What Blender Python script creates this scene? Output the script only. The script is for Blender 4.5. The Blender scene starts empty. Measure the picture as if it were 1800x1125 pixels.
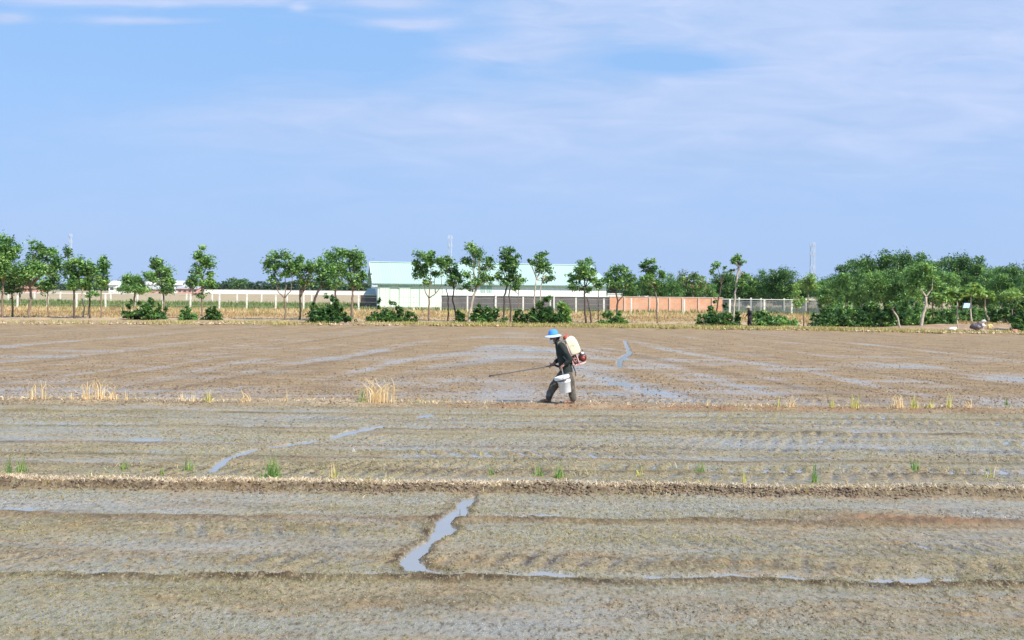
import bpy, math, random
import numpy as np
from mathutils import Vector, Matrix

# ------------------------------------------------------------------ camera, world, sun, exposure
SC = bpy.context.scene
COL = SC.collection
ROLL = 0.0100
CAM_H = 2.5
FPX = 1800.0
HOR = 508.0
cam_d = bpy.data.cameras.new("camera")
cam = bpy.data.objects.new("camera", cam_d)
COL.objects.link(cam)
cam_d.sensor_width = 36.0
cam_d.lens = 36.0
cam_d.shift_y = -(562.5 - HOR) / 1800.0
cam_d.clip_start = 0.1
cam_d.clip_end = 12000.0
_r = Vector((math.cos(ROLL), 0, math.sin(ROLL)))
_u = Vector((-math.sin(ROLL), 0, math.cos(ROLL)))
_b = Vector((0, -1, 0))
cam.matrix_world = Matrix(((_r.x, _u.x, _b.x, 0), (_r.y, _u.y, _b.y, 0), (_r.z, _u.z, _b.z, CAM_H), (0, 0, 0, 1)))
SC.camera = cam

SUN_EL = math.radians(46)
SUN_AZ = math.radians(133)          # clockwise from +Y: behind the camera, to the right
sd = bpy.data.lights.new("sun", 'SUN')
sun = bpy.data.objects.new("sun", sd)
COL.objects.link(sun)
sd.energy = 5.0
sd.angle = math.radians(0.5)
sd.color = (1.0, 0.95, 0.87)
sdir = Vector((math.sin(SUN_AZ) * math.cos(SUN_EL), math.cos(SUN_AZ) * math.cos(SUN_EL), math.sin(SUN_EL)))
sun.rotation_euler = (-sdir).to_track_quat('-Z', 'Y').to_euler()
sun.location = sdir * 200

SC.view_settings.view_transform = 'Standard'
SC.view_settings.look = 'None'
SC.view_settings.exposure = 0.36
SC.view_settings.gamma = 1.0
SC.view_settings.use_curve_mapping = False
SC.render.engine = 'CYCLES'
SC.cycles.max_bounces = 6
SC.cycles.transparent_max_bounces = 12
SC.cycles.volume_bounces = 0

world = bpy.data.worlds.new("World")
SC.world = world
world.use_nodes = True
wn = world.node_tree.nodes
wl = world.node_tree.links
wn.clear()


class NB:
    """small node builder"""
    def __init__(s, nt):
        s.n = nt.nodes
        s.l = nt.links

    def put(s, sock, v):
        if isinstance(v, (int, float)):
            sock.default_value = v
        elif isinstance(v, tuple):
            sock.default_value = v if len(v) == len(sock.default_value) else v + (1,)
        else:
            s.l.new(v, sock)

    def math(s, op, a, b=None, c=None, clamp=False):
        m = s.n.new('ShaderNodeMath')
        m.operation = op
        m.use_clamp = clamp
        s.put(m.inputs[0], a)
        if b is not None:
            s.put(m.inputs[1], b)
        if c is not None:
            s.put(m.inputs[2], c)
        return m.outputs[0]

    def mix(s, f, a, b, mode='MIX'):
        m = s.n.new('ShaderNodeMix')
        m.data_type = 'RGBA'
        m.blend_type = mode
        s.put(m.inputs[0], f)
        s.put(m.inputs[6], a)
        s.put(m.inputs[7], b)
        return m.outputs[2]

    def noise(s, vec, scale, detail=4, rough=0.55, dist=0.0):
        t = s.n.new('ShaderNodeTexNoise')
        if vec is not None:
            s.l.new(vec, t.inputs['Vector'])
        t.inputs['Scale'].default_value = scale
        t.inputs['Detail'].default_value = detail
        t.inputs['Roughness'].default_value = rough
        t.inputs['Distortion'].default_value = dist
        return t.outputs['Fac']

    def rng(s, v, a, b, c=0.0, d=1.0):
        m = s.n.new('ShaderNodeMapRange')
        m.clamp = True
        s.put(m.inputs[0], v)
        m.inputs[1].default_value = a
        m.inputs[2].default_value = b
        m.inputs[3].default_value = c
        m.inputs[4].default_value = d
        return m.outputs[0]

    def comb(s, x, y, z):
        c = s.n.new('ShaderNodeCombineXYZ')
        s.put(c.inputs[0], x)
        s.put(c.inputs[1], y)
        s.put(c.inputs[2], z)
        return c.outputs[0]


W = NB(world.node_tree)
sky = wn.new('ShaderNodeTexSky')
sky.sky_type = 'NISHITA'
sky.sun_disc = False
sky.sun_elevation = SUN_EL
sky.sun_rotation = SUN_AZ
sky.air_density = 1.0
sky.dust_density = 0.6
sky.ozone_density = 2.0
tc = wn.new('ShaderNodeTexCoord')
sep = wn.new('ShaderNodeSeparateXYZ')
wl.new(tc.outputs['Generated'], sep.inputs[0])
SX, SY, SZ = sep.outputs
# the thin veil and streaks of cloud, laid out by sky direction
yy = W.math('MAXIMUM', W.math('ABSOLUTE', SY), 0.25)
tx = W.math('DIVIDE', SX, yy)
tz = W.math('DIVIDE', SZ, yy)
n1 = W.noise(W.comb(W.math('MULTIPLY', tx, 2.2), W.math('MULTIPLY', tz, 9.0), 0.3), 1.6, 6, 0.6, 0.4)
n2 = W.noise(W.comb(W.math('MULTIPLY', tx, 6.0), W.math('MULTIPLY', tz, 30.0), 1.7), 1.5, 6, 0.62, 0.6)
n3 = W.noise(W.comb(W.math('MULTIPLY', tx, 1.0), W.math('MULTIPLY', tz, 2.5), 5.1), 2.0, 5, 0.5, 0.2)


def sky_blob(px, py, sx, sy, amp, p=2.0):
    cx = (px - 900) / 1800.0
    cz = (508 - py) / 1800.0 + cx * ROLL
    dx = W.math('DIVIDE', W.math('SUBTRACT', tx, cx), sx / 1800.0)
    dz = W.math('DIVIDE', W.math('SUBTRACT', tz, cz), sy / 1800.0)
    r = W.math('ADD', W.math('MULTIPLY', dx, dx), W.math('MULTIPLY', dz, dz))
    return W.math('MULTIPLY', W.math('POWER', 2.718, W.math('MULTIPLY', r, -1.0)), amp)


acc = W.math('MULTIPLY', W.math('SUBTRACT', n1, 0.5), 0.75)
acc = W.math('ADD', acc, W.math('MULTIPLY', W.math('SUBTRACT', n2, 0.5), W.rng(tz, 0.13, 0.24, 0.12, 0.95)))
for b in [(1500, 20, 620, 170, 0.95), (1350, 230, 1050, 120, 0.62), (700, 215, 420, 60, 0.35),
          (1190, 110, 130, 22, -1.1), (1680, 118, 150, 16, -0.35), (560, 90, 420, 70, -0.28),
          (715, 42, 75, 9, 1.0), (870, 92, 95, 14, 0.85), (250, 0, 260, 10, 1.3), (260, 37, 120, 7, 0.9),
          (10, 32, 40, 10, 1.0), (690, 4, 70, 10, 1.0), (520, 14, 16, 7, 0.8), (960, 30, 110, 55, 0.5),
          (150, 150, 420, 60, -0.2)]:
    acc = W.math('ADD', acc, sky_blob(*b))
cmask = W.rng(acc, 0.02, 0.85, 0, 1)
cmask = W.math('MULTIPLY', cmask, 0.95)
elev = W.rng(SZ, 0.0, 0.30)
hgrad = W.math('POWER', W.math('SUBTRACT', 1.0, elev), 1.6)
base = W.mix(1.0, sky.outputs[0], (1.12, 1.06, 1.16), 'MULTIPLY')
# pale humid band low in the sky evens out the horizon
base = W.mix(0.80, base, (2.35, 4.45, 7.8))
base = W.mix(W.math('MULTIPLY', hgrad, 0.92), base, (3.38, 4.60, 7.05))
cloudc = W.mix(W.rng(n2, 0.3, 0.75), (3.50, 4.76, 7.15), (4.70, 5.55, 7.75))
skyc = W.mix(cmask, base, cloudc)
skyc = W.mix(1.0, skyc, W.mix(W.rng(n3, 0.3, 0.7), (0.97, 0.985, 0.99), (1.02, 1.01, 1.01)), 'MULTIPLY')
bg = wn.new('ShaderNodeBackground')
bg.inputs[1].default_value = 0.1
wl.new(skyc, bg.inputs[0])
wo = wn.new('ShaderNodeOutputWorld')
wl.new(bg.outputs[0], wo.inputs[0])

# ------------------------------------------------------------------ helpers
rnd = random.Random(7)
R = np.random.default_rng(11)
C0 = Vector((0, 0, CAM_H))


def ray(px, py):
    return _r * ((px - 900) / FPX) + _u * (-(py - HOR) / FPX) + Vector((0, 1, 0))


def PG(px, py, z=0.0):
    d = ray(px, py)
    t = (z - CAM_H) / d.z
    return C0 + d * t


def PD(px, py, D):
    return C0 + ray(px, py) * D


def tag(o, label=None, cat=None, group=None, kind=None):
    if label:
        o['label'] = label
    if cat:
        o['category'] = cat
    if group:
        o['group'] = group
    if kind:
        o['kind'] = kind
    return o


def empty(name, loc, rz=0.0):
    o = bpy.data.objects.new(name, None)
    o.empty_display_size = 0.2
    o.location = loc
    o.rotation_euler = (0, 0, rz)
    COL.objects.link(o)
    return o


def np_mesh(name, V, F, mats=None, parent=None, smooth=False, col=None, origin=None, colname='col', fmat=None):
    """V (n,3); F list of tuples or an (m,k) int array; col (n,4) point colours. Vertices are world unless origin/parent"""
    V = np.asarray(V, dtype=np.float64)
    if origin is not None:
        V = V - np.array(origin)[None, :]
    me = bpy.data.meshes.new(name)
    if isinstance(F, np.ndarray):
        m, k = F.shape
        me.vertices.add(len(V))
        me.vertices.foreach_set('co', V.astype(np.float32).ravel())
        me.loops.add(m * k)
        me.loops.foreach_set('vertex_index', F.astype(np.int32).ravel())
        me.polygons.add(m)
        me.polygons.foreach_set('loop_start', np.arange(0, m * k, k, dtype=np.int32))
        me.polygons.foreach_set('loop_total', np.full(m, k, dtype=np.int32))
        me.update(calc_edges=True)
    else:
        me.from_pydata([tuple(v) for v in V], [], F)
        me.update()
    if smooth:
        me.polygons.foreach_set('use_smooth', np.ones(len(me.polygons), dtype=bool))
    if col is not None:
        a = me.color_attributes.new(colname, 'FLOAT_COLOR', 'POINT')
        a.data.foreach_set('color', np.asarray(col, dtype=np.float32).ravel())
    for m_ in (mats or []):
        me.materials.append(m_)
    if fmat is not None:
        me.polygons.foreach_set('material_index', np.asarray(fmat, dtype=np.int32))
    o = bpy.data.objects.new(name, me)
    COL.objects.link(o)
    if parent is not None:
        o.parent = parent
    elif origin is not None:
        o.location = origin
    return o


class MB:
    """collects shapes into one mesh"""
    def __init__(s):
        s.v = []
        s.f = []

    def add(s, V, F):
        k = len(s.v)
        s.v += [tuple(v) for v in V]
        s.f += [tuple(i + k for i in f) for f in F]

    def box(s, cx, cy, cz, sx, sy, sz, bev=0.0, M=None):
        if bev <= 0:
            V = [(cx + i * sx / 2, cy + j * sy / 2, cz + k * sz / 2) for i in (-1, 1) for j in (-1, 1) for k in (-1, 1)]
            F = [(0, 1, 3, 2), (4, 6, 7, 5), (0, 4, 5, 1), (2, 3, 7, 6), (0, 2, 6, 4), (1, 5, 7, 3)]
        else:
            import bmesh
            bm = bmesh.new()
            bmesh.ops.create_cube(bm, size=1)
            for v in bm.verts:
                v.co = Vector((v.co.x * sx, v.co.y * sy, v.co.z * sz))
            bmesh.ops.bevel(bm, geom=bm.edges[:], offset=bev, segments=3, affect='EDGES', profile=0.5)
            V = [(v.co.x + cx, v.co.y + cy, v.co.z + cz) for v in bm.verts]
            bm.verts.index_update()
            F = [tuple(v.index for v in f.verts) for f in bm.faces]
            bm.free()
        if M is not None:
            V = [tuple(M @ Vector(v)) for v in V]
        s.add(V, F)

    def tube(s, pts, rad, n=8, cap=True):
        pts = [Vector(p) for p in pts]
        if isinstance(rad, (int, float)):
            rad = [rad] * len(pts)
        V = []
        F = []
        up = None
        for i, p in enumerate(pts):
            a = pts[max(i - 1, 0)]
            b = pts[min(i + 1, len(pts) - 1)]
            t = (b - a)
            if t.length < 1e-9:
                t = Vector((0, 0, 1))
            t.normalize()
            if up is None:
                up = t.orthogonal().normalized()
            x = (up - t * up.dot(t))
            if x.length < 1e-6:
                x = t.orthogonal()
            x.normalize()
            up = x
            y = t.cross(x)
            for k in range(n):
                an = 2 * math.pi * k / n
                V.append(tuple(p + (x * math.cos(an) + y * math.sin(an)) * rad[i]))
        for i in range(len(pts) - 1):
            for k in range(n):
                a = i * n + k
                b = i * n + (k + 1) % n
                F.append((a, b, b + n, a + n))
        if cap:
            F.append(tuple(range(n - 1, -1, -1)))
            F.append(tuple((len(pts) - 1) * n + k for k in range(n)))
        s.add(V, F)

    def lathe(s, prof, M=None, n=24, cap=True):
        V = []
        F = []
        for (r_, z) in prof:
            for k in range(n):
                a = 2 * math.pi * k / n
                V.append((r_ * math.cos(a), r_ * math.sin(a), z))
        for i in range(len(prof) - 1):
            for k in range(n):
                a = i * n + k
                b = i * n + (k + 1) % n
                F.append((a, b, b + n, a + n))
        if cap:
            F.append(tuple(range(n - 1, -1, -1)))
            F.append(tuple((len(prof) - 1) * n + k for k in range(n)))
        if M is not None:
            V = [tuple(M @ Vector(v)) for v in V]
        s.add(V, F)

    def build(s, name, mat, parent=None, smooth=False, origin=None):
        return np_mesh(name, np.array(s.v), s.f, [mat] if mat else [], parent, smooth, origin=origin)


# ---- numpy gradient noise
_rg = np.random.default_rng(3)
_PERM = np.concatenate([_rg.permutation(512)] * 2)
_GA = _rg.uniform(0, 2 * np.pi, 512)
_GX, _GY = np.cos(_GA), np.sin(_GA)


def perlin(x, y, seed=0):
    x = x + seed * 17.31
    y = y + seed * 5.77
    xi = np.floor(x).astype(np.int64)
    yi = np.floor(y).astype(np.int64)
    xf = x - xi
    yf = y - yi
    u = xf * xf * xf * (xf * (xf * 6 - 15) + 10)
    v = yf * yf * yf * (yf * (yf * 6 - 15) + 10)

    def g(ix, iy, fx, fy):
        h = _PERM[(_PERM[ix & 511] + iy) & 511]
        return _GX[h] * fx + _GY[h] * fy
    a = g(xi, yi, xf, yf)
    b = g(xi + 1, yi, xf - 1, yf)
    c = g(xi, yi + 1, xf, yf - 1)
    d = g(xi + 1, yi + 1, xf - 1, yf - 1)
    return 1.5 * ((a + (b - a) * u) * (1 - v) + (c + (d - c) * u) * v)


def fbm(x, y, seed=0, octv=3, gain=0.5):
    s_ = 0
    a = 1.0
    t = 0
    for i in range(octv):
        s_ = s_ + a * perlin(x * 2 ** i, y * 2 ** i, seed + i * 3)
        t += a
        a *= gain
    return s_ / t


def gauss(d, w):
    return np.exp(-(d / w) ** 2)


def sstep(a, b, x):
    t = np.clip((x - a) / (b - a), 0, 1)
    return t * t * (3 - 2 * t)


# ------------------------------------------------------------------ materials
def mat_simple(name, col, rough=0.6, var=0.12, nscale=6.0, metal=0.0, bump=0.0, spec=0.5, coords='Object', dirt=None, dirt_amt=0.0):
    m = bpy.data.materials.new(name)
    m.use_nodes = True
    nt = m.node_tree
    b = nt.nodes['Principled BSDF']
    N = NB(nt)
    t = nt.nodes.new('ShaderNodeTexCoord')
    f = N.noise(t.outputs[coords], nscale, 5, 0.6)
    f2 = N.rng(f, 0.3, 0.7)
    lo = tuple(max(0, c * (1 - var)) for c in col)
    hi = tuple(min(1, c * (1 + var)) for c in col)
    c = N.mix(f2, lo, hi)
    if dirt is not None:
        g = N.noise(t.outputs[coords], nscale * 2.7, 6, 0.7)
        c = N.mix(N.math('MULTIPLY', N.rng(g, 0.48, 0.68), dirt_amt), c, dirt)
    nt.links.new(c, b.inputs['Base Color'])
    b.inputs['Roughness'].default_value = rough
    b.inputs['Metallic'].default_value = metal
    b.inputs['Specular IOR Level'].default_value = spec
    if bump > 0:
        bp = nt.nodes.new('ShaderNodeBump')
        bp.inputs['Strength'].default_value = 0.6
        bp.inputs['Distance'].default_value = bump
        h = N.noise(t.outputs[coords], nscale * 6, 4, 0.6)
        nt.links.new(h, bp.inputs['Height'])
        nt.links.new(bp.outputs[0], b.inputs['Normal'])
    return m


def mat_foliage(name, trans=0.35, rough=0.6, spec=0.3):
    """colour from the mesh's own per-leaf colour attribute; leaves let light through"""
    m = bpy.data.materials.new(name)
    m.use_nodes = True
    nt = m.node_tree
    b = nt.nodes['Principled BSDF']
    a = nt.nodes.new('ShaderNodeAttribute')
    a.attribute_name = 'col'
    nt.links.new(a.outputs['Color'], b.inputs['Base Color'])
    b.inputs['Roughness'].default_value = rough
    b.inputs['Specular IOR Level'].default_value = spec
    tr = nt.nodes.new('ShaderNodeBsdfTranslucent')
    N = NB(nt)
    c2 = N.mix(1.0, a.outputs['Color'], (1.15, 1.1, 0.6), 'MULTIPLY')
    nt.links.new(c2, tr.inputs[0])
    mx = nt.nodes.new('ShaderNodeMixShader')
    mx.inputs[0].default_value = trans
    nt.links.new(b.outputs[0], mx.inputs[1])
    nt.links.new(tr.outputs[0], mx.inputs[2])
    nt.links.new(mx.outputs[0], nt.nodes['Material Output'].inputs[0])
    return m


M_LEAF = mat_foliage('leaf', 0.30, 0.5, 0.4)
M_GRASS = mat_foliage('grass_blade', 0.25, 0.7, 0.2)
M_BARK = mat_simple('bark', (0.22, 0.16, 0.11), 0.85, 0.35, 4.0, bump=0.02)
M_BARK_PALE = mat_simple('pale_bark', (0.50, 0.42, 0.32), 0.85, 0.25, 5.0, bump=0.02)
M_BARK_DARK = mat_simple('dark_bark', (0.10, 0.07, 0.055), 0.85, 0.3, 4.0, bump=0.02)


def mud_material():
    m = bpy.data.materials.new('wet_mud')
    m.use_nodes = True
    nt = m.node_tree
    b = nt.nodes['Principled BSDF']
    N = NB(nt)
    t = nt.nodes.new('ShaderNodeTexCoord')
    P = t.outputs['Object']
    sp = nt.nodes.new('ShaderNodeSeparateXYZ')
    nt.links.new(P, sp.inputs[0])
    a = nt.nodes.new('ShaderNodeAttribute')
    a.attribute_name = 'col'
    mk = nt.nodes.new('ShaderNodeSeparateColor')
    nt.links.new(a.outputs['Color'], mk.inputs[0])
    algae, straw, rust = mk.outputs
    far = a.outputs['Alpha']
    a2 = nt.nodes.new('ShaderNodeAttribute')
    a2.attribute_name = 'dark'
    mk2 = nt.nodes.new('ShaderNodeSeparateColor')
    nt.links.new(a2.outputs['Color'], mk2.inputs[0])
    dark = mk2.outputs[0]
    flat = N.comb(N.math('MULTIPLY', sp.outputs[0], 0.35), sp.outputs[1], sp.outputs[2])
    nb = N.noise(flat, 2.2, 8, 0.72)
    nf = N.noise(P, 9.0, 8, 0.85)
    nff = N.noise(N.comb(sp.outputs[0], N.math('MULTIPLY', sp.outputs[1], 0.45), 7.0), 21.0, 6, 0.82)
    z = sp.outputs[2]
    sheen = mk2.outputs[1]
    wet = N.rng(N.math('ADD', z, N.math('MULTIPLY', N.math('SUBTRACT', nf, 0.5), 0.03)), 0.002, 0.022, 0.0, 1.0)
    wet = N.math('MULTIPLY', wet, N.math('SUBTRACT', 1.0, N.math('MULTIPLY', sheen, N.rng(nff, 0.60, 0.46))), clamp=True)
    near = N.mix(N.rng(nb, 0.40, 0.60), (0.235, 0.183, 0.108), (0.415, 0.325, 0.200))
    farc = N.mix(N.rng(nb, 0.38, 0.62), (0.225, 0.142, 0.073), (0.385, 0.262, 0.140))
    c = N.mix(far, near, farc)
    film_sheen = N.mix(far, (0.400, 0.375, 0.315), (0.430, 0.375, 0.320))  # pale sky sheen of the wet film, painted into the base colour
    c = N.mix(N.math('MULTIPLY', N.math('SUBTRACT', 1.0, wet), 0.92), c, film_sheen)
    alc = N.mix(N.rng(nf, 0.38, 0.62), (0.235, 0.222, 0.112), (0.41, 0.355, 0.165))
    c = N.mix(N.math('MULTIPLY', N.math('MULTIPLY', algae, N.rng(nff, 0.42, 0.56)), 0.85, clamp=True), c, alc)
    oc = N.noise(flat, 3.4, 8, 0.80)
    c = N.mix(N.math('MULTIPLY', N.rng(oc, 0.52, 0.60), 0.55), c, (0.44, 0.275, 0.125))
    c = N.mix(N.math('MULTIPLY', N.rng(nff, 0.53, 0.60), 0.80), c, (0.115, 0.080, 0.045))
    c = N.mix(N.math('MULTIPLY', N.rng(nff, 0.47, 0.41), 0.50), c, (0.56, 0.47, 0.32))
    c = N.mix(rust, c, N.mix(N.rng(nff, 0.42, 0.58), (0.22, 0.105, 0.050), (0.46, 0.25, 0.13)))
    c = N.mix(straw, c, N.mix(N.rng(nff, 0.42, 0.56), (0.38, 0.27, 0.18), (0.80, 0.64, 0.47)))
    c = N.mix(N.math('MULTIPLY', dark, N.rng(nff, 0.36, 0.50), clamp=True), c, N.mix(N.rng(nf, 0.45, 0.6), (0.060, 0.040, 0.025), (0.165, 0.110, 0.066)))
    nt.links.new(c, b.inputs['Base Color'])
    rg = N.math('ADD', N.math('MULTIPLY', wet, 0.45), 0.20)
    nt.links.new(rg, b.inputs['Roughness'])
    nt.links.new(N.rng(wet, 0.0, 1.0, 0.65, 0.12), b.inputs['Specular IOR Level'])
    bp = nt.nodes.new('ShaderNodeBump')
    bp.inputs['Strength'].default_value = 1.0
    bp.inputs['Distance'].default_value = 0.03
    hh = N.math('ADD', N.math('MULTIPLY', nf, 1.2), N.math('MULTIPLY', nff, 0.7))
    nt.links.new(hh, bp.inputs['Height'])
    nt.links.new(bp.outputs[0], b.inputs['Normal'])
    return m


def water_material():
    m = bpy.data.materials.new('muddy_water')
    m.use_nodes = True
    nt = m.node_tree
    b = nt.nodes['Principled BSDF']
    N = NB(nt)
    t = nt.nodes.new('ShaderNodeTexCoord')
    n = N.noise(t.outputs['Object'], 1.2, 4, 0.5)
    nt.links.new(N.mix(n, (0.24, 0.24, 0.24), (0.31, 0.30, 0.29)), b.inputs['Base Color'])
    b.inputs['Roughness'].default_value = 0.14
    b.inputs['IOR'].default_value = 1.45
    b.inputs['Specular IOR Level'].default_value = 0.5
    bp = nt.nodes.new('ShaderNodeBump')
    bp.inputs['Strength'].default_value = 0.25
    bp.inputs['Distance'].default_value = 0.002
    nt.links.new(N.noise(t.outputs['Object'], 9.0, 3, 0.5), bp.inputs['Height'])
    nt.links.new(bp.outputs[0], b.inputs['Normal'])
    return m


def ground_material():
    m = bpy.data.materials.new('dry_ground')
    m.use_nodes = True
    nt = m.node_tree
    b = nt.nodes['Principled BSDF']
    N = NB(nt)
    t = nt.nodes.new('ShaderNodeTexCoord')
    a = nt.nodes.new('ShaderNodeAttribute')
    a.attribute_name = 'col'
    n = N.noise(t.outputs['Object'], 1.5, 6, 0.7)
    c = N.mix(1.0, a.outputs['Color'], N.mix(N.rng(n, 0.3, 0.7), (0.75, 0.75, 0.75), (1.2, 1.2, 1.2)), 'MULTIPLY')
    nt.links.new(c, b.inputs['Base Color'])
    b.inputs['Roughness'].default_value = 0.9
    return m


# ------------------------------------------------------------------ the muddy fields
Y_R1, Y_R2 = 8.80, 11.06
D1F, D1B = 12.60, 12.92
D2F, D2B = 21.40, 22.20


def poly_sdf(x, y, poly):
    """negative inside"""
    d2 = np.full(x.shape, 1e9)
    inside = np.zeros(x.shape, dtype=bool)
    n = len(poly)
    for i in range(n):
        ax, ay = poly[i]
        bx, by = poly[(i + 1) % n]
        ex, ey = bx - ax, by - ay
        wx, wy = x - ax, y - ay
        t = np.clip((wx * ex + wy * ey) / (ex * ex + ey * ey + 1e-12), 0, 1)
        dx, dy = wx - ex * t, wy - ey * t
        d2 = np.minimum(d2, dx * dx + dy * dy)
        c = (ay > y) != (by > y)
        xi = ex * (y - ay) / (ey if abs(ey) > 1e-12 else 1e-12) + ax
        inside ^= c & (x < xi)
    d = np.sqrt(d2)
    return np.where(inside, -d, d)


ZP = [(1330, 225), (1400, 195), (1440, 185), (1420, 240), (1385, 255), (1395, 290), (1340, 325), (1270, 355), (1290, 385), (1320, 400),
      (1290, 430), (1215, 455), (1150, 495), (1135, 530), (1110, 575), (1060, 595), (1085, 625), (1120, 655), (1180, 675), (1250, 690),
      (1100, 698), (1000, 675), (945, 630), (955, 600), (1040, 530), (1090, 500), (1130, 490), (1160, 430), (1190, 370), (1175, 350),
      (1240, 320), (1290, 280), (1330, 265)]
ZPOLY = [(p.x, p.y) for p in [PG(450 + a / 3.75, 825 + b_ / 3.75) for a, b_ in ZP]]
CHANNELS = [  # narrow water channels: photo points, half widths in metres (x, y)
    ([(375, 826), (392, 813), (402, 806), (425, 799), (445, 793)], 0.07, 0.17),
    ([(478, 787), (512, 783), (555, 777)], 0.05, 0.17),
    ([(590, 769), (612, 762), (640, 756), (668, 751)], 0.08, 0.26),
    ([(738, 733), (758, 732)], 0.06, 0.22),
    ([(1098, 600), (1103, 612), (1107, 622)], 0.040, 0.8),
    ([(1107, 622), (1096, 629), (1089, 636), (1088, 644)], 0.055, 0.7),
]
CHW = [([(PG(a, b_).x, PG(a, b_).y) for a, b_ in pts], rx, ry) for pts, rx, ry in CHANNELS]
PATCHES = [  # lower, wetter ground: centre px, half width px, half height px, depth
    (100, 690, 190, 9, 1.0), (60, 672, 150, 5, 0.7), (420, 686, 70, 5, 0.8), (150, 760, 220, 7, 0.7), (330, 770, 160, 6, 0.5), (700, 676, 90, 5, 0.9),
    (860, 694, 120, 9, 0.75), (1050, 692, 180, 6, 0.3), (820, 668, 120, 5, 0.5), (1080, 676, 80, 4, 0.6),
    (30, 628, 90, 3, 0.8), (140, 618, 70, 2.5, 0.6), (580, 632, 40, 3, 0.8), (650, 633, 50, 2.5, 0.6), (1362, 651, 26, 3, 0.9), (1430, 650, 30, 4, 0.8),
    (1520, 645, 36, 5, 0.8), (1650, 682, 40, 4, 0.7), (1760, 706, 60, 6, 1.1), (1320, 690, 160, 5, 0.6), (925, 615, 18, 3, 0.8),
    (1600, 672, 50, 2.5, 0.5), (1440, 785, 300, 7, 0.6), (1650, 795, 250, 8, 0.8), (1250, 775, 220, 5, 0.4), (1770, 838, 50, 8, 0.9),
    (680, 788, 80, 4, 0.8), (560, 735, 100, 4, 0.6), (60, 880, 160, 14, 0.9), (350, 870, 250, 9, 0.6), (700, 880, 170, 9, 0.5), (1100, 885, 240, 14, 0.7),
    (1500, 885, 200, 12, 0.6), (1770, 910, 90, 12, 0.8), (1200, 968, 80, 6, 0.8), (580, 917, 110, 5, 0.9), (1240, 1044, 50, 5, 0.9), (1540, 1034, 30, 5, 0.9),
    (200, 1030, 60, 6, 0.6), (400, 1090, 330, 20, 0.3), (1050, 1095, 300, 20, 0.3), (1290, 640, 60, 3, 0.5), (1200, 636, 50, 2, 0.6),
    (470, 655, 60, 3, 0.6), (340, 665, 60, 3, 0.6), (1700, 634, 60, 3, 0.4), (1780, 660, 40, 3, 0.5),
]
PTW = []
for (a, b_, w_, h_, d_) in PATCHES:
    c_ = PG(a, b_)
    c2_ = PG(a, b_ - h_)
    c3_ = PG(a, b_ + h_)
    PTW.append((c_.x, c_.y, w_ / FPX * c_.y, (c2_.y - c3_.y) / 2, d_))


def y_edge(x):
    return 65.0 - 0.0052 * x * x + 0.9 * perlin(x * 0.25, x * 0 + 3.3, 4)


LUGS = [(17.0, -3.0, 13, .022), (15.5, -2, 11, .020), (16.2, 0, 12, .014), (14.4, -3.5, 10, .020), (13.8, -6, 8, .012), (18.7, -5, 14, .016), (19.6, -9, 12, .012), (20.4, 2, 14, .016),
        (17.8, 3, 13, .012), (23.2, 0.8, 8.5, .026), (24.7, -11, 13, .016), (26.5, -2, 14, .018), (29.0, -12, 6, .02), (10.55, -4, -0.2, .016), (10.1, 0.5, 6, .012), (9.4, -5, 6, .012), (11.5, 1, 7, .008)]


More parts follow.
